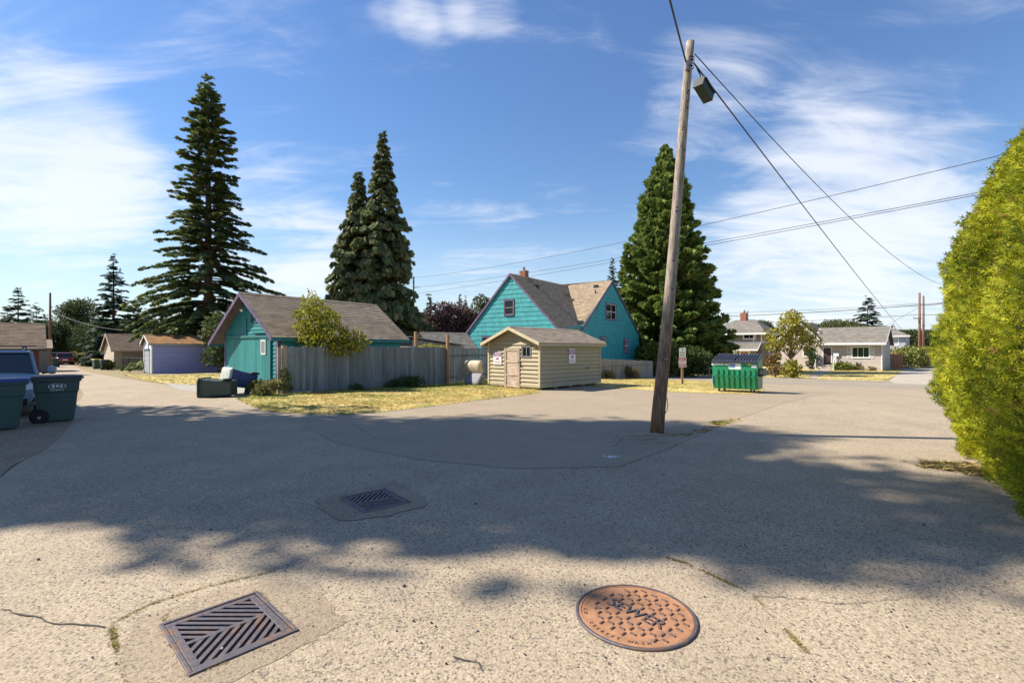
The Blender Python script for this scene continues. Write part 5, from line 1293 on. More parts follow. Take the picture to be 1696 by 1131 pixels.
# ------------------------------------------------------------------ sign on a wooden post
def sign():
    g = G(1130, 636.5); t = thing('parking_sign', g, rad(-8), 'white and red parking signs on a wooden post near the dumpster', 'sign')
    k = g.y/F
    zb = lambda py: HC+(HZ-py)*k-g.z
    b = B(); b.box(-.055, .055, -.05, .05, -.1, zb(590)); b.build('post', 'fence_post', t)
    W = Wall((0, -.05, 0), (1, 0, 0), (0, -1, 0)); hw = .165
    b = B(); W.box(b, -hw, hw, zb(591.5), zb(576), .0, .006); p = b.build('plate', 'sign_white', t)
    h = zb(576)-zb(591.5)
    b = B(); marks(b, W, -.035, .04, zb(576)-h*.2, h*.2, 1, .0065, 2); marks(b, W, -.12, .12, zb(576)-h*.52, h*.17, 4, .0065, 3); marks(b, W, -.12, .12, zb(576)-h*.80, h*.17, 4, .0065, 4); b.build('lettering', 'sign_ink', p, kind='stuff')
    b = B(); W.box(b, -hw-.015, hw+.02, zb(608), zb(592), .0, .006); p = b.build('plate', 'sign_white', t)
    h = zb(592)-zb(608); z1 = zb(592)
    b = B(); W.box(b, -hw, hw, z1-h*.34, z1-h*.04, .0065, .0085); W.box(b, -hw, hw, z1-h*.95, z1-h*.66, .0065, .0085); b.build('band', 'sign_red', p)
    b = B(); marks(b, W, -.13, .13, z1-h*.19, h*.13, 6, .009, 5); marks(b, W, -.12, .12, z1-h*.8, h*.13, 5, .009, 6); b.build('lettering', 'sign_white', p, kind='stuff')
    b = B(); marks(b, W, -.13, .13, z1-h*.5, h*.10, 7, .0065, 8); b.build('print', 'sign_red', p, kind='stuff')
sign()

# ------------------------------------------------------------------ leaning utility pole and the wires
def pole_mat():
    m = bpy.data.materials.new('pole_wood'); m.use_nodes = True; nt = m.node_tree; N = nt.nodes; L = nt.links; b = N['Principled BSDF']; b.inputs['Roughness'].default_value = .85
    tc = N.new('ShaderNodeTexCoord'); mp = N.new('ShaderNodeMapping'); mp.inputs['Scale'].default_value = (14, 14, .9); L.new(tc.outputs['Object'], mp.inputs[0])
    n = N.new('ShaderNodeTexNoise'); n.inputs['Scale'].default_value = 3.5; n.inputs['Detail'].default_value = 8; n.inputs['Roughness'].default_value = .7; L.new(mp.outputs[0], n.inputs['Vector'])
    n2 = N.new('ShaderNodeTexNoise'); n2.inputs['Scale'].default_value = 1.1; n2.inputs['Detail'].default_value = 5; mp2 = N.new('ShaderNodeMapping'); mp2.inputs['Scale'].default_value = (5, 5, .8); L.new(tc.outputs['Object'], mp2.inputs[0]); L.new(mp2.outputs[0], n2.inputs['Vector'])
    sp = N.new('ShaderNodeSeparateXYZ'); L.new(tc.outputs['Object'], sp.inputs[0])
    mr = N.new('ShaderNodeMapRange'); mr.inputs[1].default_value = .2; mr.inputs[2].default_value = 3.4; L.new(sp.outputs[2], mr.inputs[0])
    ad = N.new('ShaderNodeMath'); ad.operation = 'ADD'; L.new(mr.outputs[0], ad.inputs[0]); sb = N.new('ShaderNodeMath'); sb.operation = 'MULTIPLY_ADD'; L.new(n2.outputs['Fac'], sb.inputs[0]); sb.inputs[1].default_value = 1.6; sb.inputs[2].default_value = -.8; L.new(sb.outputs[0], ad.inputs[1]); ad.use_clamp = True
    def mx(f, a, c):
        q = N.new('ShaderNodeMix'); q.data_type = 'RGBA'; L.new(f, q.inputs['Factor'])
        for k, v in (('A', a), ('B', c)):
            if isinstance(v, tuple): q.inputs[k].default_value = (*v, 1)
            else: L.new(v, q.inputs[k])
        return q.outputs['Result']
    r = N.new('ShaderNodeMapRange'); r.inputs[1].default_value = .38; r.inputs[2].default_value = .60; L.new(n.outputs['Fac'], r.inputs[0])
    lo = mx(r.outputs[0], (.085, .040, .020), (.27, .135, .065)); hi = mx(r.outputs[0], (.13, .10, .075), (.40, .335, .265))
    L.new(mx(ad.outputs[0], lo, hi), b.inputs['Base Color'])
    bp = N.new('ShaderNodeBump'); bp.inputs['Strength'].default_value = .6; bp.inputs['Distance'].default_value = .01; L.new(n.outputs['Fac'], bp.inputs['Height']); L.new(bp.outputs[0], b.inputs['Normal'])
    MATS['pole_wood'] = m
pole_mat()
pm('box_green', (.014, .030, .020), .5, .15, 6)
PB = G(1087, 717); PT = at(1145, 70, 9.55)
def pole_pt(f): return PB.lerp(PT, f)+Vector((0, 0, 0))
def pole_at(py): # point on the leaning axis seen at this photo row
    f = 0.5
    for _ in range(40):
        p = pole_pt(f); r = HZ-(p.z-HC)*F/p.y; f += (r-py)/700; f = max(0, min(1, f))
    return pole_pt(f), f
def utility_pole():
    t = thing('utility_pole', (PB.x, PB.y, -.0), 0, 'leaning weathered wooden utility pole standing in the pavement', 'utility pole')
    top = PT-PB; n = 18; pts = []; rs = []
    for i in range(n+1):
        f = i/n; pts.append(Vector((top.x*f+.02*math.sin(f*5), top.y*f, top.z*f-.15*(f == 0)))); rs.append(.122-.045*f+.012*(1-f)**6+random.uniform(-.0015, .0015))
    B().tube(pts, rs, 20).build('shaft', 'pole_wood', t, smooth=True)
    def pt(py):
        p, f = pole_at(py); return p-PB, .122-.045*f
    R0 = random.Random(3)
    for py in (122, 154, 158, 171, 182, 214, 218, 252, 345, 352, 420, 433, 480, 540, 585, 596):
        p, r = pt(py); dx = R0.uniform(-.5, .5); q = p+Vector((dx*r, -r*math.sqrt(1-dx*dx)-.002, 0))
        B().lathe([(.018, -.012), (.018, .004), (.010, .006)], 8, cyl_m(q, (dx*.5, -1, 0))).build('bolt_hole', 'metal_dark', t)
    p, r = pt(594); B().tube([p+Vector((-.01, -r-.01, 0)), p+Vector((.03, -r-.05, -.01))], .016, 6).build('bolt', 'metal_grey', t)
    for py in (98, 103, 113):
        p, r = pt(py); b = B(); b.lathe([(r+.008, -.014), (r+.008, .014)], 20, Matrix.Translation(p), cap=False); b.build('band', 'metal_dark', t)
    p, r = pt(112); b = B(); b.box(p.x-.10, p.x-.05, p.y-r-.05, p.y-r+.02, p.z-.10, p.z+.06); b.build('bracket', 'metal_grey', t)
    p, r = pt(669); q = p+Vector((r*.9, -r*.5, 0)); B().tube([q+Vector((0, 0, .18)), q+Vector((.035, -.01, .10)), q+Vector((.045, -.01, -.02)), q+Vector((.03, 0, -.12)), q+Vector((-.01, 0, -.18))], .008, 6).build('ground_wire', 'metal_grey', t, smooth=True)
    p, r = pt(690); p2, r2 = pt(600)
    B().tube([p+Vector((r*.75, -r*.75, 0)), p2+Vector((r2*.75, -r2*.75, 0))], .007, 5).build('ground_strap', 'old_post', t)
utility_pole()
def catenary(a, c, sag, n=28):
    return [a.lerp(c, i/n)-Vector((0, 0, 4*sag*(i/n)*(1-i/n))) for i in range(n+1)]
def wire(a, c, sag, r, label, name='overhead_wire', n=28):
    pts = catenary(Vector(a), Vector(c), sag, n); o = B().tube(pts, r, 6).build(name, 'wire_black', smooth=True)
    return tag(o, label, 'wire', 'overhead wires')
pa, _ = pole_at(108)
wire(pa+Vector((-.09, -.08, 0)), at(1070, -60, 6.2)+Vector((-6, -12, 2.0)), .55, .017, 'thick black cable passing overhead from the leaning pole', 'overhead_cable')
wire(pa+Vector((.05, -.1, -.02)), at(1505, 558, 62), .25, .017, 'thick black cable running from the pole down to the far house', 'overhead_cable', 40)
pb, _ = pole_at(90)
wire(pb+Vector((.09, 0, 0)), at(1580, 474, 40), 1.15, .011, 'thin black wire sagging from the pole top toward the hedge', n=40)
def splice_box():
    p0, p1 = at(1157, 124, 9.75), at(1181, 164, 10.15); d = p1-p0; Ln = d.length
    t = thing('splice_box', p0, 0, 'dark green splice box hanging from the pole cable', 'cable box')
    q = d.to_track_quat('X', 'Z').to_matrix().to_4x4()
    def bx(b, x0, x1, y0, y1, z0, z1):
        vs = [q @ Vector(v) for v in [(x0, y0, z0), (x1, y0, z0), (x1, y1, z0), (x0, y1, z0), (x0, y0, z1), (x1, y0, z1), (x1, y1, z1), (x0, y1, z1)]]; return b.hexa(vs)
    bx(B(), .08, Ln*.80, -.10, .10, -.23, -.03).build('case', 'box_green', t, bevel=.01)
    bx(B(), .06, .08, -.11, .11, -.24, -.02).build('end_plate', 'box_green', t)
    bx(B(), .1, Ln*.78, -.13, .13, -.055, -.03).build('flange', 'metal_dark', t)
    B().tube([q @ Vector((.1, 0, -.03)), q @ Vector((.05, 0, .05)), q @ Vector((-.1, 0, .06))], .012, 6).build('lead', 'wire_black', t)
    b = B()
    for x in (.15, Ln*.7): b.tube([q @ Vector((x, 0, -.03)), q @ Vector((x, 0, .06))], .012, 6)
    b.build('hanger', 'metal_grey', t)
splice_box()
# a line of service wires crossing behind the house to a far pole, coming nearer on the right
fp = at(685, 577, 70); fpz = float(zt(fp.x, fp.y)); ptop = at(685, 459, 70)
def far_pole(px, ytop, Y, label, arms=(), r=.14, mat='old_post', lean=0.0, name='utility_pole'):
    p = at(px, 577, Y); z = float(zt(p.x, p.y)); t = thing(name, (p.x, p.y, z), 0, label, 'utility pole', 'far utility poles')
    h = at(px, ytop, Y).z-z
    B().tube([(0, 0, 0), (lean*.5, 0, h*.5), (lean, 0, h)], [r, r*.85, r*.7], 10).build('shaft', mat, t, smooth=True)
    for (dz, x0, x1) in arms: B().box(x0, x1, -.06, .06, h-dz-.06, h-dz+.06).build('crossarm', mat, t)
    if arms:
        for (dz, x0, x1) in arms: B().lathe([(.03, 0), (.045, .06), (.03, .12)], 8, Matrix.Translation((x1 if abs(x1) > abs(x0) else x0, 0, h-dz+.06))).build('insulator', 'metal_dark', t)
    return t
pm('pole_brown', (.19, .095, .065), .85, .2, 4, stretch=(6, 6, .5))
pm('pole_dark', (.07, .055, .045), .85, .2, 4)
far_pole(685, 458, 98, 'slim dark utility pole beside the twin cedars', [(.35, -1.2, .15), (2.2, -.15, 1.1)], .24, 'pole_dark')
far_pole(83, 485, 55, 'brown utility pole beside the left alley', [], .14, 'pole_brown')
far_pole(1523, 485, 74, 'tall reddish utility pole, front one of the pair up the alley', [(3.9, -.9, .3)], .20, 'pole_brown')
far_pole(1529.5, 490, 76, 'tall reddish utility pole, rear one of the pair up the alley', [], .18, 'pole_brown')
far_pole(1545, 539, 118, 'distant short utility pole near the hedge', [(.8, -.6, .6)], .16, 'pole_brown')
far_pole(1238.5, 515, 95, 'thin dark pole rising behind the taupe house chimney', [], .13, 'pole_dark')
r1 = at(1640, 250, 32.5); r2 = at(1600, 316, 33.2); r3 = at(1600, 322, 33.6)
ext = lambda a, c, k: a+(c-a)*k
wire(at(686, 460, 98), ext(at(686, 460, 98), r1, 1.12), 1.25, .024, 'topmost thin wire of three crossing behind the teal house', n=40)
wire(at(690, 476, 98), ext(at(690, 476, 98), r2, 1.12), .75, .024, 'middle thin wire of three crossing behind the teal house', n=40)
wire(at(686, 487, 98), ext(at(686, 487, 98), r3, 1.12), .5, .024, 'lowest thin wire of three crossing behind the teal house', n=40)
for (yl, ym, yr, r, nm) in ((519, 503, 497, .03, 'upper thin'), (525, 505.5, 498, .06, 'thick middle'), (537, 521, 518, .035, 'lower thin')):
    wire(at(1165, yl, 112), at(1523, ym, 74), .25, r, nm+' wire along the street in front of the taupe house')
    wire(at(1523, ym, 74), at(1600, yr-3, 60), .2, r, nm+' wire running from the pole pair to the hedge')
wire(at(1465, 540, 80), at(1521, 509, 74), .1, .02, 'thin guy wire slanting up to the pole pair', name='guy_wire')
wire(at(86, 515, 55), at(205, 547, 44), .4, .02, 'thin wire from the alley pole toward the tall fir')

# ------------------------------------------------------------------ loose bits by the pole, mattress
def rubble():
    R0 = random.Random(5)
    for i, (px, py, s) in enumerate([(1040, 722, .28), (1062, 727, .34), (1010, 731, .22), (1085, 721, .3), (1120, 718, .25), (1072, 733, .26)]):
        g = G(px, py); n = 8; pts = []
        for k in range(n):
            a = 2*math.pi*k/n; r = s*R0.uniform(.6, 1.1); pts.append((r*math.cos(a)*1.5, r*math.sin(a)*.55, 0))
        o = B(); top = [(x*.86, y*.8, .018+R0.uniform(-.006, .012)) for x, y, z in pts]
        o.add(pts+top, [tuple(range(n, 2*n))]+[(k, (k+1) % n, (k+1) % n+n, k+n) for k in range(n)])
        o = o.build('asphalt_chunk', 'patch_asphalt' if i % 2 else 'lot_asphalt'); o.location = (g.x, g.y, .004)
        tag(o, ['flat broken asphalt slab left of the pole foot', 'cracked asphalt slab just before the pole foot', 'small broken asphalt slab beside the bent anchor rod', 'asphalt slab pushed up around the pole foot', 'broken asphalt piece right of the pole foot', 'low asphalt piece in front of the pole'][i], 'rubble', 'broken asphalt at the pole')
    g = G(1018, 738); t = thing('anchor_rod', g, 0, 'bent steel anchor rod sticking out of the pavement', 'rod')
    B().tube([(0, 0, -.02), (.03, .01, .05), (.09, .02, .11)], .012, 8).build('rod', 'metal_grey', t, smooth=True)
    B().lathe([(.012, -.015), (.03, -.012), (.034, 0), (.03, .012), (.012, .015)], 12, cyl_m((.105, .022, .125), (.3, -1, .3))).build('eye', 'metal_grey', t, smooth=True)
rubble()
def paint_mark():
    g = G(1013, 757); R0 = random.Random(9); b = B()
    for i in range(60):
        r = abs(R0.gauss(0, .1)); a = R0.uniform(0, 6.28); s = R0.uniform(.006, .022)*(1.2-min(1, r*4)); x, y = r*math.cos(a)*1.4, r*math.sin(a)
        b.add([(x+s*math.cos(q*1.05), y+s*math.sin(q*1.05), .001+i*.00001) for q in range(6)], [tuple(range(6))])
    o = b.build('paint_splash', 'sign_white'); o.location = (g.x, g.y, .006); tag(o, 'splash of white paint on the shaded pavement', 'paint mark')
paint_mark()
pm('mattress_cream', (.50, .42, .30), .85, .15, 5, bump=.3, bs=25)
pm('mattress_grey', (.22, .22, .24), .85, .15, 5, bump=.3, bs=25)
def mattress():
    g = G(798, 638); t = thing('folded_mattress', g, rad(43.5), 'old folded cream and grey mattress slumped against the shed side', 'mattress')
    def slab(path, th, mat, nm, y0, y1):
        b = B(); n = len(path); vs = []
        for (yy, s) in ((y0, .82), (y0+.06, 1.0), (y1-.06, 1.0), (y1, .82)):
            for sgn in (1, -1):
                for i, (x, z) in enumerate(path):
                    a = path[max(i-1, 0)]; c = path[min(i+1, n-1)]; dx, dz = c[0]-a[0], c[1]-a[1]; l = math.hypot(dx, dz); nx, nz = -dz/l, dx/l
                    e = s*(1 if 0 < i < n-1 else .6); vs.append((x+nx*th*sgn*e, yy, z+nz*th*sgn*e))
        m = 2*n; fs = []
        ring = list(range(n))+list(range(2*n-1, n-1, -1))
        for k in range(3):
            for i in range(m): fs.append((k*m+ring[i], k*m+ring[(i+1) % m], (k+1)*m+ring[(i+1) % m], (k+1)*m+ring[i]))
        fs.append(tuple(ring[::-1])); fs.append(tuple(3*m+i for i in ring))
        b.add(vs, fs); return b.build(nm, mat, t, smooth=True, sub=1)
    slab([(.10, 1.04), (-.02, 1.06), (-.10, .96), (-.06, .80), (.03, .62), (.08, .5)], .085, 'mattress_cream', 'upper_fold', 0, 1.1)
    slab([(.10, .58), (.02, .44), (-.10, .26), (-.20, .10), (-.22, .02)], .075, 'mattress_grey', 'lower_fold', -.02, 1.0)
    slab([(.12, .36), (.02, .18), (-.06, .06)], .06, 'mattress_grey', 'torn_flap', -.06, .5)
mattress()

# ------------------------------------------------------------------ vehicles
pm('paint_bluegrey', (.20, .265, .31), .38, .05, 3, coat=.25)
pm('paint_red', (.14, .012, .02), .3, .05, 3, coat=.6)
pm('paint_white', (.62, .62, .61), .35, .04, 3, coat=.4)
pm('paint_black', (.015, .015, .017), .3, .05, 3, coat=.5)
glass_mat('car_glass', (.035, .042, .045), .05)
pm('headlamp', (.55, .56, .58), .12, .15, 25, coat=1.0)
pm('lamp_red', (.35, .02, .02), .25, .1)
pm('lamp_amber', (.5, .16, .03), .25, .1)
pm('chrome', (.5, .5, .5), .2, .05, metal=1.0)
def car(loc, rz, paint, label, L=4.65, Wd=1.80, Ht=1.62, rack=False, plate_rear=False, rear=False, pickup=False):
    """local +x is forward"""
    t = thing('parked_car', loc, rz, label, 'car', 'parked cars')
    hw = Wd/2; xf, xr = L/2, -L/2
    st = [(xf, .34, .62, hw*.72), (xf-.06, .24, .74, hw*.84), (xf-.35, .20, .86, hw*.95), (xf-.95, .20, .97, hw), (xf-1.35, .20, 1.02, hw), (0, .20, 1.02, hw), (xr+.9, .22, 1.03, hw), (xr+.3, .25, 1.02, hw*.97), (xr+.06, .32, .98, hw*.9), (xr, .40, .85, hw*.84)]
    b = B(); m = 12; vs = []
    for (x, z0, z1, w) in st:
        zm = z0+(z1-z0)*.55
        ring = [(w*.80, z0), (w*.97, z0+.08), (w, zm-.1), (w, zm+.05), (w*.965, z1-.10), (w*.86, z1)]
        cu = .035
        full = ring+[(0.35*w, z1+cu)]+[(-.35*w, z1+cu)]+[(-p, q) for p, q in ring[::-1]]
        vs += [(x, p, q) for p, q in full]; k = len(full)
    fs = []
    for i in range(len(st)-1):
        for j in range(k): fs.append((i*k+j, (i+1)*k+j, (i+1)*k+(j+1) % k, i*k+(j+1) % k))
    fs.append(tuple(range(k))); fs.append(tuple(range(len(st)*k-1, (len(st)-1)*k-1, -1)))
    b.add(vs, fs); b.build('body', paint, t, smooth=True, sub=1)
    # cabin: glass house with pillars and roof
    zb, zr = 1.0, Ht-.05
    xa, xb, xc, xd = xf-1.20, xf-2.02, (xr+.55 if not pickup else xr+2.2), (xr+.12 if not pickup else xr+1.95)
    wb, wr = hw*.93, hw*.74
    base = [(xa, -wb*.86, zb), (xa, wb*.86, zb), (xd, wb*.88, zb), (xd, -wb*.88, zb)]
    top = [(xb, -wr*.94, zr), (xb, wr*.94, zr), (xc, wr*.94, zr), (xc, -wr*.94, zr)]
    B().hexa([base[0], base[3], base[2], base[1], top[0], top[3], top[2], top[1]]).build('glass', 'car_glass', t)
    rf = B(); rf.add([(xb+.10, -wr*.98, zr-.02), (xb+.10, wr*.98, zr-.02), (xc-.12, wr*.98, zr-.02), (xc-.12, -wr*.98, zr-.02), (xb-.05, -wr*.85, zr+.05), (xb-.05, wr*.85, zr+.05), (xc+.1, wr*.85, zr+.045), (xc+.1, -wr*.85, zr+.045)],
                     [(3, 2, 1, 0), (4, 5, 6, 7), (0, 1, 5, 4), (1, 2, 6, 5), (2, 3, 7, 6), (3, 0, 4, 7)]); rf.build('roof', paint, t, bevel=.03)
    for s in (-1, 1):
        B().tube([(xa+.03, s*wb*.885, zb-.03), (xb+.04, s*wr*.97, zr+.0)], .038, 6).build('pillar', paint, t)
        B().tube([(xd, s*wb*.90, zb), (xc, s*wr*.97, zr)], .06, 6).build('pillar', paint, t)
        mx = (xb+xc)/2+.2; B().tube([(mx, s*wb*.925, zb), (mx, s*wr*.96, zr)], .035, 6).build('pillar', 'paint_black', t)
        mr = B(); mr.lathe([(.02, -.09), (.09, -.07), (.11, 0), (.10, .06), (.05, .09)], 12, cyl_m((xa-.12, s*(hw+.13), zb+.08), (.2, s, .1))); mr = mr.build('mirror', paint, t, smooth=True)
        B().tube([(xa-.12, s*hw*.93, zb-.0), (xa-.12, s*(hw+.06), zb+.03)], .03, 6).build('mirror_arm', 'paint_black', mr)
        if rack: B().tube([(xb-.1, s*wr*.82, zr+.06), (xb-.25, s*wr*.82, zr+.11), (xc+.2, s*wr*.82, zr+.11), (xc+.05, s*wr*.82, zr+.06)], .022, 6).build('roof_rail', 'paint_black', t)
        for x in (xf-.88, xr+.85):
            wv = B(); wv.lathe([(.20, -.11), (.33, -.11), (.345, -.07), (.345, .07), (.33, .11), (.20, .11)], 24, cyl_m((x, s*(hw-.11), .345), (0, s, 0))); wv = wv.build('wheel', 'rubber', t)
            B().lathe([(.20, .08), (.22, .10), (.10, .07), (.04, .095)], 16, cyl_m((x, s*(hw-.11), .345), (0, s, 0))).build('rim', 'metal_grey', wv)
            B().lathe([(.40, 0), (.40, .006), (.33, .008)], 24, cyl_m((x, s*(hw-.004), .36), (0, s, 0))).build('wheel_arch', 'paint_black', t)
        # lamps
        q = [(xf-.10, s*hw*.80, .66), (xf-.02, s*hw*.46, .64), (xf-.04, s*hw*.44, .77), (xf-.30, s*hw*.93, .82)]
        B().prism(q, (.05, 0, .012)).build('headlight', 'headlamp', t)
        B().prism([(xf-.13, s*hw*.83, .69), (xf-.20, s*hw*.89, .71), (xf-.24, s*hw*.91, .80), (xf-.16, s*hw*.85, .78)], (.055, s*.012, .01)).build('indicator', 'lamp_amber', t)
        B().box(xr-.015, xr+.12, s*hw*.62-.10, s*hw*.62+.14*s*s, .72, .92).build('tail_light', 'lamp_red', t)
        B().lathe([(.02, 0), (.06, .01), (.065, .03)], 14, cyl_m((xf-.06, s*hw*.68, .42), (1, 0, 0))).build('fog_lamp', 'rubber', t)
    B().box(xf-.04, xf+.012, -hw*.40, hw*.40, .60, .74).build('grille', 'paint_black', t)
    B().box(xf+.0, xf+.02, -hw*.38, hw*.38, .66, .69).build('grille_bar', 'chrome', t)
    B().box(xf-.05, xf+.008, -hw*.60, hw*.60, .30, .46).build('air_intake', 'rubber', t)
    B().box(xr-.02, xr+.01, -.26, .26, .62, .74).build('licence_plate', 'sign_white', t)
    if rack:
        for x in (xb-.35, xc+.5):
            B().box(x-.035, x+.035, -wr-.10, wr+.10, zr+.15, zr+.18).build('cross_bar', 'paint_black', t)
            for s in (-1, 1): B().box(x-.05, x+.05, s*wr*.82-.04, s*wr*.82+.04, zr+.08, zr+.16).build('bar_foot', 'paint_black', t)
    return t
cdir = math.atan2(-.69, .72)
gc = Vector((-12.05, 11.25, 0)); fw = Vector((.72, -.69, 0))
car(gc-fw*2.1+Vector((0, 0, .004)), cdir, 'paint_bluegrey', 'blue-grey station wagon with black roof rack parked nose out', rack=True, Ht=1.60)
g = G(108, 604.5); car(g+Vector((AX*2.3, AY*2.3, 0)), math.atan2(AY, AX), 'paint_red', 'dark red car standing far down the alley')
g = G(143, 600.5); car(g+Vector((AX*2, AY*2, 0)), math.atan2(-AY, -AX), 'paint_white', 'white pickup truck at the alley side', Ht=1.75, pickup=True)
g = G(168, 602); car(g+Vector((AX*1.5, AY*1.5, 0)), math.atan2(-AY, -AX)+.9, 'paint_black', 'black car parked behind the far bins')
g = G(87, 604); car(g+Vector((AX*3.5, AY*3.5, 0)), math.atan2(AY, AX), 'paint_black', 'dark car half hidden beside the red car')
# ------------------------------------------------------------------ foliage
pm('leaf', (1., 1., 1.), .75, .10, 2.0, tint=True, trans=.28, spec=.25)
pm('needle', (1., 1., 1.), .8, .10, 2.0, tint=True, trans=.3, spec=.2)
pm('hedge_leaf', (1., 1., 1.), .7, .10, 2.0, tint=True, trans=.42, spec=.25)
pm('bark', (.13, .09, .065), .95, .25, 5, bump=.8, bs=20, stretch=(4, 4, .7))
pm('bark_dark', (.07, .055, .045), .95, .25, 5, bump=.8, bs=20, stretch=(4, 4, .7))
SPRAY = feather(3, .13, .10); SPRAY2 = feather(3, .15, .25); FAN5 = fan(5, .95, .17, .12); FAN7 = feather(2, .062, .12)
def base_at(px, Y):
    x = (px-CX)/F*Y; return Vector((x, Y, float(zt(x, Y))))
def conifer(name, base, H, R, label, prof, whorl=.55, per=6, el=(-8, 40), droop=.25, step=.40, size=.62, tint=((.030, .058, .026), (.062, .095, .035)), light=.18, lightc=(.13, .16, .05),
            z0=.06, tmpl=SPRAY, yaw=45, side=2, group='conifers', trunk_r=None, uprand=.5, jit=.22, seed=1, bark='bark', cat='tree', apexes=None, thr=0.0, hang=0.0):
    r = random.Random(seed); t = thing(name, base, r.uniform(0, 6), label, cat, group)
    tr = trunk_r or H*.016
    tb = B()
    ax = apexes or [(0.0, 0.0, H, R)]
    pos, fwd, sc, tn, up = [], [], [], [], []
    lo, hi = np.array(tint[0]), np.array(tint[1])
    for (ox, oy, h_, R_) in ax:
        tb.tube([(0 if len(ax) > 1 else ox, 0 if len(ax) > 1 else oy, -.2), (ox*.9, oy*.9, h_*.35), (ox, oy, h_*.7), (ox, oy, h_*.985)], [tr, tr*.75, tr*.4, .02], 8)
        z = h_*z0
        while z < h_*.985:
            f = (z-h_*z0)/(h_*(1-z0)); rr = R_*prof(f)
            n = max(3, int(per*(.55+.45*(1-f)))); a0 = r.uniform(0, 6.28)
            for k in range(n):
                a = a0+2*math.pi*k/n+r.uniform(-.3, .3); ln = rr*(1+r.uniform(-jit, jit*.7))
                if r.random() < thr: ln *= r.uniform(.35, .8)
                if ln < .12: ln = .12
                e = rad(el[0]+(el[1]-el[0])*f+r.uniform(-9, 9)); ca, sa = math.cos(a), math.sin(a); zz = z+r.uniform(-.95, .95)*whorl
                P = lambda q: (ox+ca*ln*q*math.cos(e), oy+sa*ln*q*math.cos(e), zz+ln*q*math.sin(e)-droop*ln*q*q)
                if ln > .8: tb.tube([P(0), P(.5), P(.92)], [.012+ln*.011, .008+ln*.006, .006], 4, cap=False)
                m = max(2, int(ln/step)+1)
                for i in range(m):
                    q = .22+.78*(i+r.uniform(-.3, .3))/max(1, m-1) if m > 1 else 1
                    q = min(max(q, .12), 1.02); p = P(q); p2 = P(q+.05); d = Vector(p2)-Vector(p); d.normalize()
                    s_ = size*(.75+.5*r.random())*(1.0-.25*q)*(.34+.66*min(1, rr/1.9))
                    ys = [0.0] if q > .9 else []
                    for w_ in range(side): ys += [rad(yaw*r.uniform(.6, 1.3)), -rad(yaw*r.uniform(.6, 1.3))]
                    for y_ in ys:
                        dx = d.x*math.cos(y_)-d.y*math.sin(y_); dy = d.x*math.sin(y_)+d.y*math.cos(y_)
                        fwd.append((dx, dy, d.z-hang*r.uniform(.5, 1.3)+r.uniform(-.22, .22))); pos.append((p[0]+r.uniform(-.06, .06), p[1]+r.uniform(-.06, .06), p[2]+r.uniform(-.08, .08))); sc.append(s_)
                        up.append((r.uniform(-uprand, uprand), r.uniform(-uprand, uprand), 1))
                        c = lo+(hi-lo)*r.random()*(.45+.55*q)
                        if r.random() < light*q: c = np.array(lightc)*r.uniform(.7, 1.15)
                        tn.append(c)
            z += whorl*(.75+.5*r.random())*(1.0 if f < .7 else .72)
    tb.build('trunk', bark, t, smooth=True)
    F_ = np.array(fwd); rot = frames(F_, np.array(up, float))
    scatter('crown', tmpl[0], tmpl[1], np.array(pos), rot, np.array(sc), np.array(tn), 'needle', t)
    return t
def broadleaf(name, base, H, label, clumps, leaf=.16, dens=26, tint=((.05, .085, .02), (.10, .14, .035)), trunk_r=.15, group='broadleaf trees', mat='leaf', tmpl=LEAF, seed=1, cat='tree', trunk_h=None, out=.6, light=None, bark='bark', fill=.45):
    """clumps: (x,y,z,rx,rz) ellipsoids relative to the base"""
    r = np.random.default_rng(seed); t = thing(name, base, 0, label, cat, group); th = trunk_h or H*.3
    tb = B(); tb.tube([(0, 0, -.1), (.03, 0, th*.5), (0, .02, th)], [trunk_r*1.2, trunk_r*.9, trunk_r*.75], 8)
    P, Fw, S, T = [], [], [], []; lo, hi = np.array(tint[0]), np.array(tint[1])
    for (x, y, z, rx, rz) in clumps:
        if trunk_r > .01: tb.tube([(0, 0, th*.92), (x*.45, y*.45, th+(z-th)*.55), (x, y, z)], [trunk_r*.5, trunk_r*.3, .012], 5, cap=False)
        n = int(dens*4*math.pi*rx*(rx+rz)/2/(leaf*leaf)*.05)+12
        d = rdir_(r, n); k = (fill+(1-fill)*r.random(n)**.5)[:, None]
        bump = (1+.22*np.sin(d[:, 0:1]*5+x*3)*np.cos(d[:, 2:3]*4+y*2))
        p = d*k*bump*np.array([rx, rx, rz])+np.array([x, y, z]); P.append(p)
        f = d*out+rdir_(r, n)*.9+np.array([0, 0, -.15]); Fw.append(f)
        S.append(leaf*r.uniform(.7, 1.35, n))
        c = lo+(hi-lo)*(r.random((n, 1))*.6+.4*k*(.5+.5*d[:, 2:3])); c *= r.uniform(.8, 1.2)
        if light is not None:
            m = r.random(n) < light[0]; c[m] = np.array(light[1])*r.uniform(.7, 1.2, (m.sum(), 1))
        T.append(c)
    tb.build('trunk', bark, t, smooth=True)
    P, Fw, S, T = np.concatenate(P), np.concatenate(Fw), np.concatenate(S), np.clip(np.concatenate(T), .003, 1)
    k = P[:, 2] > .03; P, Fw, S, T = P[k], Fw[k], S[k], T[k]
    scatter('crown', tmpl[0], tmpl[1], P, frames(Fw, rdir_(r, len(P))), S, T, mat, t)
    return t
def rdir_(r, n):
    v = r.normal(size=(n, 3)); return v/np.linalg.norm(v, axis=1, keepdims=True)
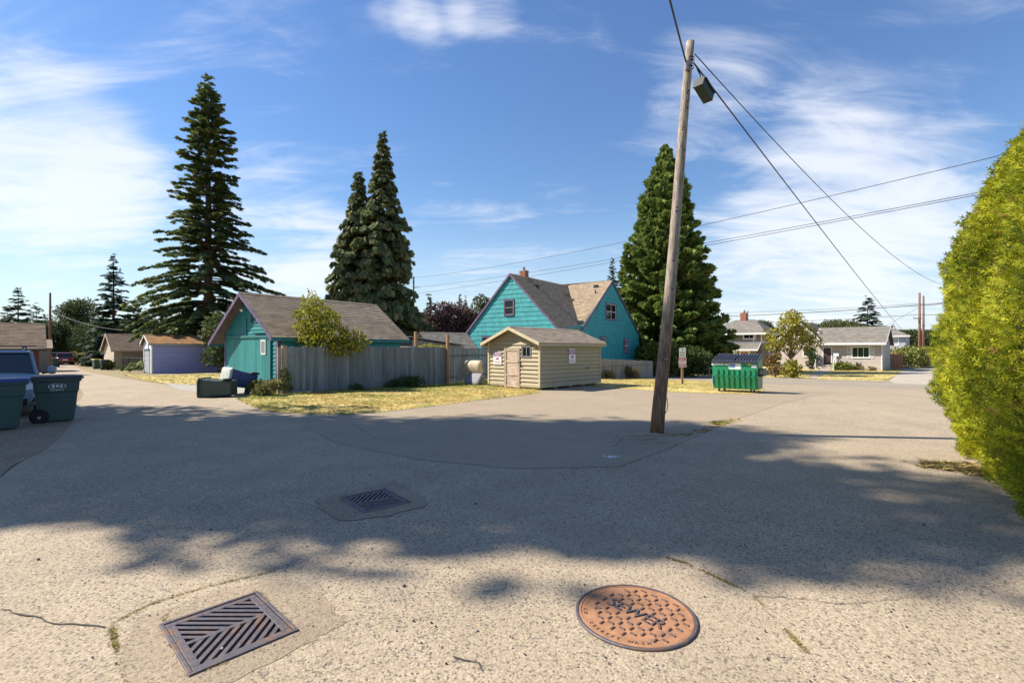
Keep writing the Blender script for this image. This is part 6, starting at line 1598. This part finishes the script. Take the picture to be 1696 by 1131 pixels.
def blob_clumps(H, R, z0, n, seed, flat=1.0, cr=.42, top=1.0):
    r = random.Random(seed); out = []
    for i in range(n):
        a = r.uniform(0, 6.28); f = (i+.5)/n; z = z0+(H-z0)*(.12+.80*f); w = math.sin(math.pi*min(.97, max(.10, (.18+.80*f)**1.0)))**.7
        q = R*w*r.uniform(.25, .78); c = R*cr*r.uniform(.75, 1.2); out.append((q*math.cos(a), q*math.sin(a), min(z, H-c*.8), c, c*.8*flat))
    return out

fir_prof = lambda f: (max(0.0, 1-f)**.80)*(.86+.14*math.sin(f*9))+.012
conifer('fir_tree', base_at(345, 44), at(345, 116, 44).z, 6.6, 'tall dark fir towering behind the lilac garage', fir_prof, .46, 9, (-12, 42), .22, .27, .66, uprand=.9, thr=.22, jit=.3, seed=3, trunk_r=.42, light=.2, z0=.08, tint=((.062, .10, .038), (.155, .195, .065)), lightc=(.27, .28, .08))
conifer('spruce_tree', base_at(188, 60), at(188, 418, 60).z+.3, 3.2, 'slim spruce standing left of the tall fir', lambda f: (1-f)**.9+.01, .48, 8, (-10, 35), .25, .38, .85, tint=((.028, .055, .035), (.06, .095, .06)), seed=5)
cedar_prof = lambda f: (max(0, 1-f)**.82)*(.9+.1*math.sin(f*14))+.01
h1, h2 = at(637, 213, 46).z, at(596, 272, 46).z
conifer('cedar_tree', base_at(599, 46), h1, 4.3, 'twin-topped drooping cedar behind the teal garage roof', cedar_prof, .54, 13, (8, 50), .42, .44, .98, tint=((.075, .11, .05), (.20, .225, .095)), light=.3, lightc=(.30, .29, .13), z0=.05,
        tmpl=SPRAY2, hang=.45, uprand=1.0, apexes=[(2.0, 0, h1, 4.9), (-.4, .4, h2, 4.7)], seed=8, side=2, jit=.16, trunk_r=.3)
bpy.data.objects['cedar_tree'].rotation_euler.z = 0
seq_prof = lambda f: (max(0, 1-f)**.75)*(.95+.05*math.sin(f*20))+.008
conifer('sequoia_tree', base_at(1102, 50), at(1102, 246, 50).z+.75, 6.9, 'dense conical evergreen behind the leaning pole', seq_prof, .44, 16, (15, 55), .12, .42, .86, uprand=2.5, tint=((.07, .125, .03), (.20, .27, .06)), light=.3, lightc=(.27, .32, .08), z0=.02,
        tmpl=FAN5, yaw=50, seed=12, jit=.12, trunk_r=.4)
for i, (px, py, Y, R, lab) in enumerate([(30, 478, 75, 3.4, 'dark conifer at the far left, taller of the pair'), (60, 505, 80, 3.0, 'smaller dark conifer beside the far left pair'), (12, 508, 78, 3.0, 'dark conifer cut by the picture edge at left'),
        (711, 488, 75, 2.4, 'small conifer between far pole and purple plum'), (1014, 428, 95, 3.2, 'thin conifer behind the teal house, left of two'), (1031, 424, 98, 3.0, 'thin conifer behind the teal house, right of two'),
        (1437, 490, 100, 4.2, 'blue-green spruce behind the beige house'), (762, 484, 110, 1.6, 'spiky thin conifer top above the purple plum'), (771, 492, 112, 1.5, 'second spiky conifer top above the purple plum'), (1478, 537, 115, 2.0, 'small distant conifer behind the pale blue house'),
        (75, 522, 95, 3.0, 'faint conifer beside the left alley pole'), (230, 500, 58, 3.5, 'dark conifer crowded against the tall fir')]):
    conifer('conifer_tree', base_at(px, Y), at(px, py, Y).z-base_at(px, Y).z, R, lab, lambda f: (1-f)**.85+.01, .60, 7, (-8, 35), .22, .52, 1.05, tint=((.035, .065, .036), (.085, .12, .055)), seed=20+i, light=.06, group='distant conifers')
for i, (px, Y, H, R, col, lab) in enumerate([
        (130, 86, 11.2, 4.8, 0, 'tall loose broadleaf tree over the alley end'), (108, 82, 5.8, 3.4, 1, 'bright green rounded tree at the alley end'), (150, 80, 6.4, 3.4, 0, 'mid green tree behind the white pickup'), (95, 75, 6.5, 3.2, 0, 'green tree behind the alley pole'),
        (170, 74, 6.5, 3.8, 2, 'dark green tree behind the tan garage'), (208, 68, 6.4, 3.6, 2, 'dark bushy tree behind the cream garage roof'), (250, 60, 6.0, 3.6, 0, 'olive tree under the tall fir, left side'), (300, 52, 5.4, 3.4, 2, 'dark tree under the tall fir behind the lilac garage'), (368, 38, 4.6, 2.2, 0, 'olive tree between lilac and teal garages'), (45, 70, 6.0, 4.0, 2, 'dark tree behind the brown garage roof'),
        (740, 50, 7.3, 3.8, 3, 'purple-leaved plum tree behind the fence, left half'), (776, 49, 6.4, 3.0, 3, 'purple-leaved plum tree beside the teal house gable'), (704, 56, 6.0, 3.0, 3, 'purple-leaved plum tree nearest the twin cedar'), (803, 74, 11.0, 3.6, 0, 'pale olive tree rising beside the teal house roof'), (780, 80, 8.4, 2.6, 0, 'pale olive tree behind the plum'),
        (1262, 110, 7.0, 4.0, 0, 'bare-looking olive tree right of the taupe house roof'), (1285, 100, 5.2, 4.0, 2, 'dark tree between the two street houses'), (1385, 95, 6.5, 4.6, 4, 'olive tree behind the beige house roof, left'), (1410, 98, 6.2, 4.4, 4, 'olive tree behind the beige house roof, right'), (1345, 100, 6.0, 4.0, 0, 'tree behind the beige house gable'),
        (1537, 110, 4.6, 4.5, 2, 'dark rounded tree beside the reddish pole pair'), (1562, 125, 4.5, 5.0, 1, 'yellow-green tree at the top of the concrete alley'), (1503, 105, 4.6, 3.4, 0, 'olive bush behind the pale blue house'), (1180, 80, 6.0, 3.5, 2, 'dark tree between sequoia and taupe house'), (1205, 130, 6, 5, 0, 'far tree line tree behind the taupe house')]):
    tint = [((.05, .075, .025), (.115, .135, .045)), ((.11, .16, .02), (.24, .30, .04)), ((.025, .05, .018), (.065, .10, .03)), ((.06, .036, .038), (.17, .105, .09)), ((.06, .085, .03), (.16, .165, .06))][col]
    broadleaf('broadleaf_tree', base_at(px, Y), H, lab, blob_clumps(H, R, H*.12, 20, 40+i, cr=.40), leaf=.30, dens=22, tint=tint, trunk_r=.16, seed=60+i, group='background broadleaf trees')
# yellow-green shrub tree at the teal garage corner
g = Vector((-7.3, 19.3, 0))
broadleaf('quince_tree', g, 3.6, 'yellow-green leafy small tree leaning over the blue-grey fence', [(-.65, -.1, 3.45, .42, .45), (-.95, 0, 2.95, .5, .45), (-.3, -.1, 3.05, .55, .45), (.05, -.2, 2.75, .6, .45), (-.5, -.2, 2.45, .65, .45), (.35, -.3, 2.2, .6, .4), (-.15, -.4, 1.95, .6, .4), (.95, -.3, 2.05, .5, .35), (1.25, -.3, 1.85, .42, .32), (-.75, -.2, 2.0, .42, .35), (.6, -.35, 1.65, .5, .3), (.15, -.4, 1.55, .4, .25), (-1.0, 0, 2.5, .35, .3)],
          leaf=.105, dens=26, tint=((.14, .165, .02), (.42, .40, .045)), trunk_r=.05, trunk_h=1.2, seed=4, group='shrubs', light=(.16, (.42, .38, .05)), fill=.25)
broadleaf('maple_tree', G(1310, 622), 5.4, 'orange-green maple in front of the beige house', [(x*.82, y, z*.9, r*.78, r*.5) for (x, y, z, r) in [(-1.7, 0, 4.0, 1.2), (1.6, 0, 4.2, 1.3), (0, -.4, 5.2, 1.4), (.4, .5, 5.7, 1.1), (-.8, -.6, 4.9, 1.1), (2.2, -.3, 3.3, 1.0), (-2.1, -.3, 3.0, 1.0), (.2, -.7, 3.9, 1.3), (-.5, 0, 2.9, 1.0), (1.1, -.4, 3.0, .9), (.3, 0, 6.0, .7)]],
          leaf=.20, dens=24, tint=((.14, .15, .015), (.40, .34, .04)), trunk_r=.13, trunk_h=1.6, seed=9, group='street front trees', light=(.04, (.42, .27, .05)), fill=.3)
for i, (px, py, H, R, tn, lab) in enumerate([
        (1082, 622, 3.0, 2.0, ((.10, .12, .02), (.26, .25, .04)), 'yellow-green bush at the end of the low grey fence'), (1112, 624, 2.9, 1.9, ((.07, .10, .02), (.20, .21, .035)), 'green bush behind the parking sign'), (1062, 620, 2.6, 1.5, ((.05, .08, .02), (.15, .17, .03)), 'dark green bush against the low grey fence'), (1150, 624, 2.6, 1.9, ((.03, .055, .018), (.08, .12, .03)), 'dark bush at the foot of the conical evergreen'), (1163, 622, 2.2, 1.6, ((.03, .055, .018), (.07, .11, .03)), 'dark low bush beside the dumpster'),
        (1283, 625, 2.1, .9, ((.12, .08, .03), (.30, .19, .07)), 'reddish flowering bush right of the dumpster'), (1313, 627, 1.5, .9, ((.16, .16, .02), (.36, .33, .05)), 'thin yellow bush in the beige house lawn'), (1345, 612, 2.4, .9, ((.03, .05, .018), (.07, .10, .03)), 'dark shrub left of the beige house steps'), (1391, 613, .9, 1.3, ((.09, .12, .02), (.19, .22, .04)), 'low green shrub under the beige house wall'), (1423, 613.5, .8, .45, ((.15, .13, .04), (.30, .25, .07)), 'small dry shrub under the beige house window'), (1445, 614, .4, .4, ((.18, .11, .04), (.3, .2, .08)), 'tiny brown shrub near the beige house corner'),
        (470, 652, .95, .32, ((.06, .09, .02), (.19, .21, .05)), 'climbing weed between garage corner and fence post'), (447, 655, .55, .5, ((.12, .12, .04), (.28, .25, .09)), 'dry weeds at the teal garage door foot'), (424, 652, .5, .3, ((.12, .14, .04), (.30, .30, .08)), 'tall weeds beside the tipped bins'), (365, 596, 2.3, .8, ((.06, .09, .02), (.18, .2, .05)), 'leafy bush hanging at the teal garage left corner'), (128, 603, 1.7, 1.3, ((.16, .14, .03), (.34, .28, .06)), 'yellow dry bush beside the red car'), (181, 612.5, .9, .6, ((.05, .08, .02), (.13, .16, .04)), 'green weed clump at the cream garage corner'),
        (690, 580, 1.0, .01, ((.2, .2, .02), (.4, .38, .04)), '')]):
    if not lab: continue
    g = G(px, py); s = g.y/22
    broadleaf('shrub', g, H, lab, blob_clumps(H, R, .05, 11, 80+i, cr=.42), leaf=max(.05, min(.22, .006*g.y)), dens=20, tint=tn, trunk_r=.03, trunk_h=H*.25, seed=90+i, group='shrubs', cat='shrub', fill=.2)
g = Vector((-4.0, 23.6, 0)); broadleaf('shrub', g, 1.8, 'bright yellow shrub tip showing over the fence', [(0, 0, 1.65, .4, .2), (.5, .2, 1.6, .4, .2), (-.4, 0, 1.6, .35, .18)], .09, 22, ((.25, .24, .02), (.48, .42, .04)), .03, seed=3, group='shrubs', cat='shrub')
# clipped variegated hedge up the concrete alley
gh = at(1520, 600, 60); gz = float(zt(gh.x, gh.y))
broadleaf('variegated_hedge', (gh.x, gh.y, gz), 2.6, 'clipped green and yellow hedge along the concrete alley', [(x, y, 1.15+.25*(k % 2), 1.25, 1.15) for k, (x, y) in enumerate([(-2.6, -1.6), (-1.6, -1.6), (-.6, -1.3), (.4, -.9), (1.1, .3), (1.8, 1.6), (2.6, 3.2), (-1.2, 0.4), (-2.6, 0.2), (.2, 1.8), (3.4, 5.0)])],
          .2, 26, ((.06, .085, .02), (.20, .22, .05)), .03, 'hedges', seed=17, cat='hedge', light=(.25, (.42, .40, .12)), fill=.55)
# weeds along the fence foot
for i, (px, py, H, R) in enumerate([(652, 642, .35, .35), (676, 641, .5, .5), (690, 640, .45, .4), (590, 646, .25, .3), (1040, 627, .9, .9), (1008, 628, .6, .6)]):
    g = G(px, py); broadleaf('weed', g, H, ['leafy weed at the foot of the blue-grey fence, left of three', 'bushy weed at the foot of the blue-grey fence, middle of three', 'bushy weed at the foot of the blue-grey fence, right of three', 'small weed under the blue-grey fence', 'dry tall weeds before the low grey fence', 'short dry weeds beside the shed corner'][i], blob_clumps(H, R, .02, 6, 120+i, cr=.5), .06, 16, ((.03, .055, .012), (.09, .13, .03)) if i < 4 else ((.14, .11, .04), (.26, .2, .07)), .005, 'weeds along the fences', seed=130+i, cat='weed', trunk_h=.05)

# ------------------------------------------------------------------ arborvitae at the right edge
def arborvitae(base, H, R, label, n, seed):
    r = np.random.default_rng(seed); t = thing('arborvitae', base, 0, label, 'tree', 'arborvitae row')
    B().tube([(0, 0, -.1), (0, 0, H*.9)], [.09, .02], 8).build('trunk', 'bark', t)
    def rad_prof(z):
        f = np.clip(z/H, 0, 1); return R*np.clip(np.minimum(.72+f*1.3, 1.0)*np.sqrt(np.clip(1-((np.clip(f-.45, 0, 1))/.56)**2.2, 0, 1)), .03, 2)
    P, Fw, S, T, U = [], [], [], [], []
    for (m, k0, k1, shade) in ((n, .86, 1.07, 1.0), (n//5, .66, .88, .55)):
        z = r.uniform(.02, H*.995, m); a = np.where(r.random(m) < .8, rad(215)+r.uniform(-1.9, 1.9, m), r.uniform(0, 2*np.pi, m))
        lump = 1+.16*(vnoise(a*3.0, z*1.6, 1.0, seed)-.5)+.22*(vnoise(a*5.1, z*3.1, 1.0, seed+1)-.5)
        rr = rad_prof(z)*lump*r.uniform(k0, k1, m); ca, sa = np.cos(a), np.sin(a)
        P.append(np.stack([rr*ca, rr*sa, z], 1))
        o = np.stack([ca, sa, np.zeros(m)], 1); tang = np.stack([-sa, ca, np.zeros(m)], 1)
        Fw.append(o*r.uniform(.35, .95, (m, 1))+np.array([[0, 0, 1.]])*r.uniform(.0, .95, (m, 1))+tang*r.normal(0, .55, (m, 1)))
        U.append(tang+r.normal(0, .8, (m, 3)))
        S.append(r.uniform(.07, .14, m))
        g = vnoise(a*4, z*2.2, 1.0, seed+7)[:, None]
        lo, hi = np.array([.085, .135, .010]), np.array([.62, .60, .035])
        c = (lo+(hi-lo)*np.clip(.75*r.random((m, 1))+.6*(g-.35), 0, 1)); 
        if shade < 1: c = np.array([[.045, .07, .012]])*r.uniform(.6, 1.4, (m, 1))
        br = r.random(m) < .03; c[br] = np.array([.30, .18, .05])
        T.append(c)
    for k in range(22):             # stray leaders on top
        q = 14; a = r.uniform(0, 6.28); d = np.array([math.cos(a)*.5, math.sin(a)*.5, 1.0]); b0 = np.array([math.cos(a)*R*r.uniform(.1, .75), math.sin(a)*R*r.uniform(.1, .75), 0]); b0[2] = H*(1-.38*(np.hypot(b0[0], b0[1])/R)**2)-.1
        s = np.linspace(0, r.uniform(.15, .42), q)[:, None]; P.append(b0+d*s+r.normal(0, .012, (q, 3))); Fw.append(d+r.normal(0, .5, (q, 3))); U.append(r.normal(0, 1, (q, 3))); S.append(np.full(q, .07)); T.append(np.tile([[.12, .17, .02]], (q, 1))*r.uniform(.7, 1.3, (q, 1)))
    P, Fw, S, T, U = map(np.concatenate, (P, Fw, S, T, U))
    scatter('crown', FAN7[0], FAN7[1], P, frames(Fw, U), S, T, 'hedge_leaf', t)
arborvitae((7.55, 6.95, 0), 3.95, .98, 'bright green arborvitae at the far end of the hedge row', 24000, 31)
arborvitae((6.50, 5.45, 0), 4.35, 1.02, 'bright green arborvitae second from the far end of the row', 26000, 32)
arborvitae((5.5, 4.05, 0), 4.3, 1.0, 'nearest arborvitae cut by the picture edge at right', 17000, 33)

# ------------------------------------------------------------------ trees out of view on the left that shade the pavement
for i, (x, y, H, R) in enumerate([(-19.5, 8.4, 24, 3.2), (-22.5, 12.2, 26.5, 3.3), (-25.0, 9.6, 28, 3.0), (-17.0, 10.6, 15, 2.6)]):
    broadleaf('shade_tree', (x, y, 0), H, ['tall leafy tree outside the view, nearest the bins', 'tall leafy tree outside the view behind the parked car', 'tallest leafy tree outside the view at left', 'slim leafy tree outside the view at left'][i], blob_clumps(H, R, H*.14, 64, 200+i, cr=.46), .34, 20, ((.04, .07, .02), (.09, .13, .03)), .3, 'shade trees', seed=210+i)
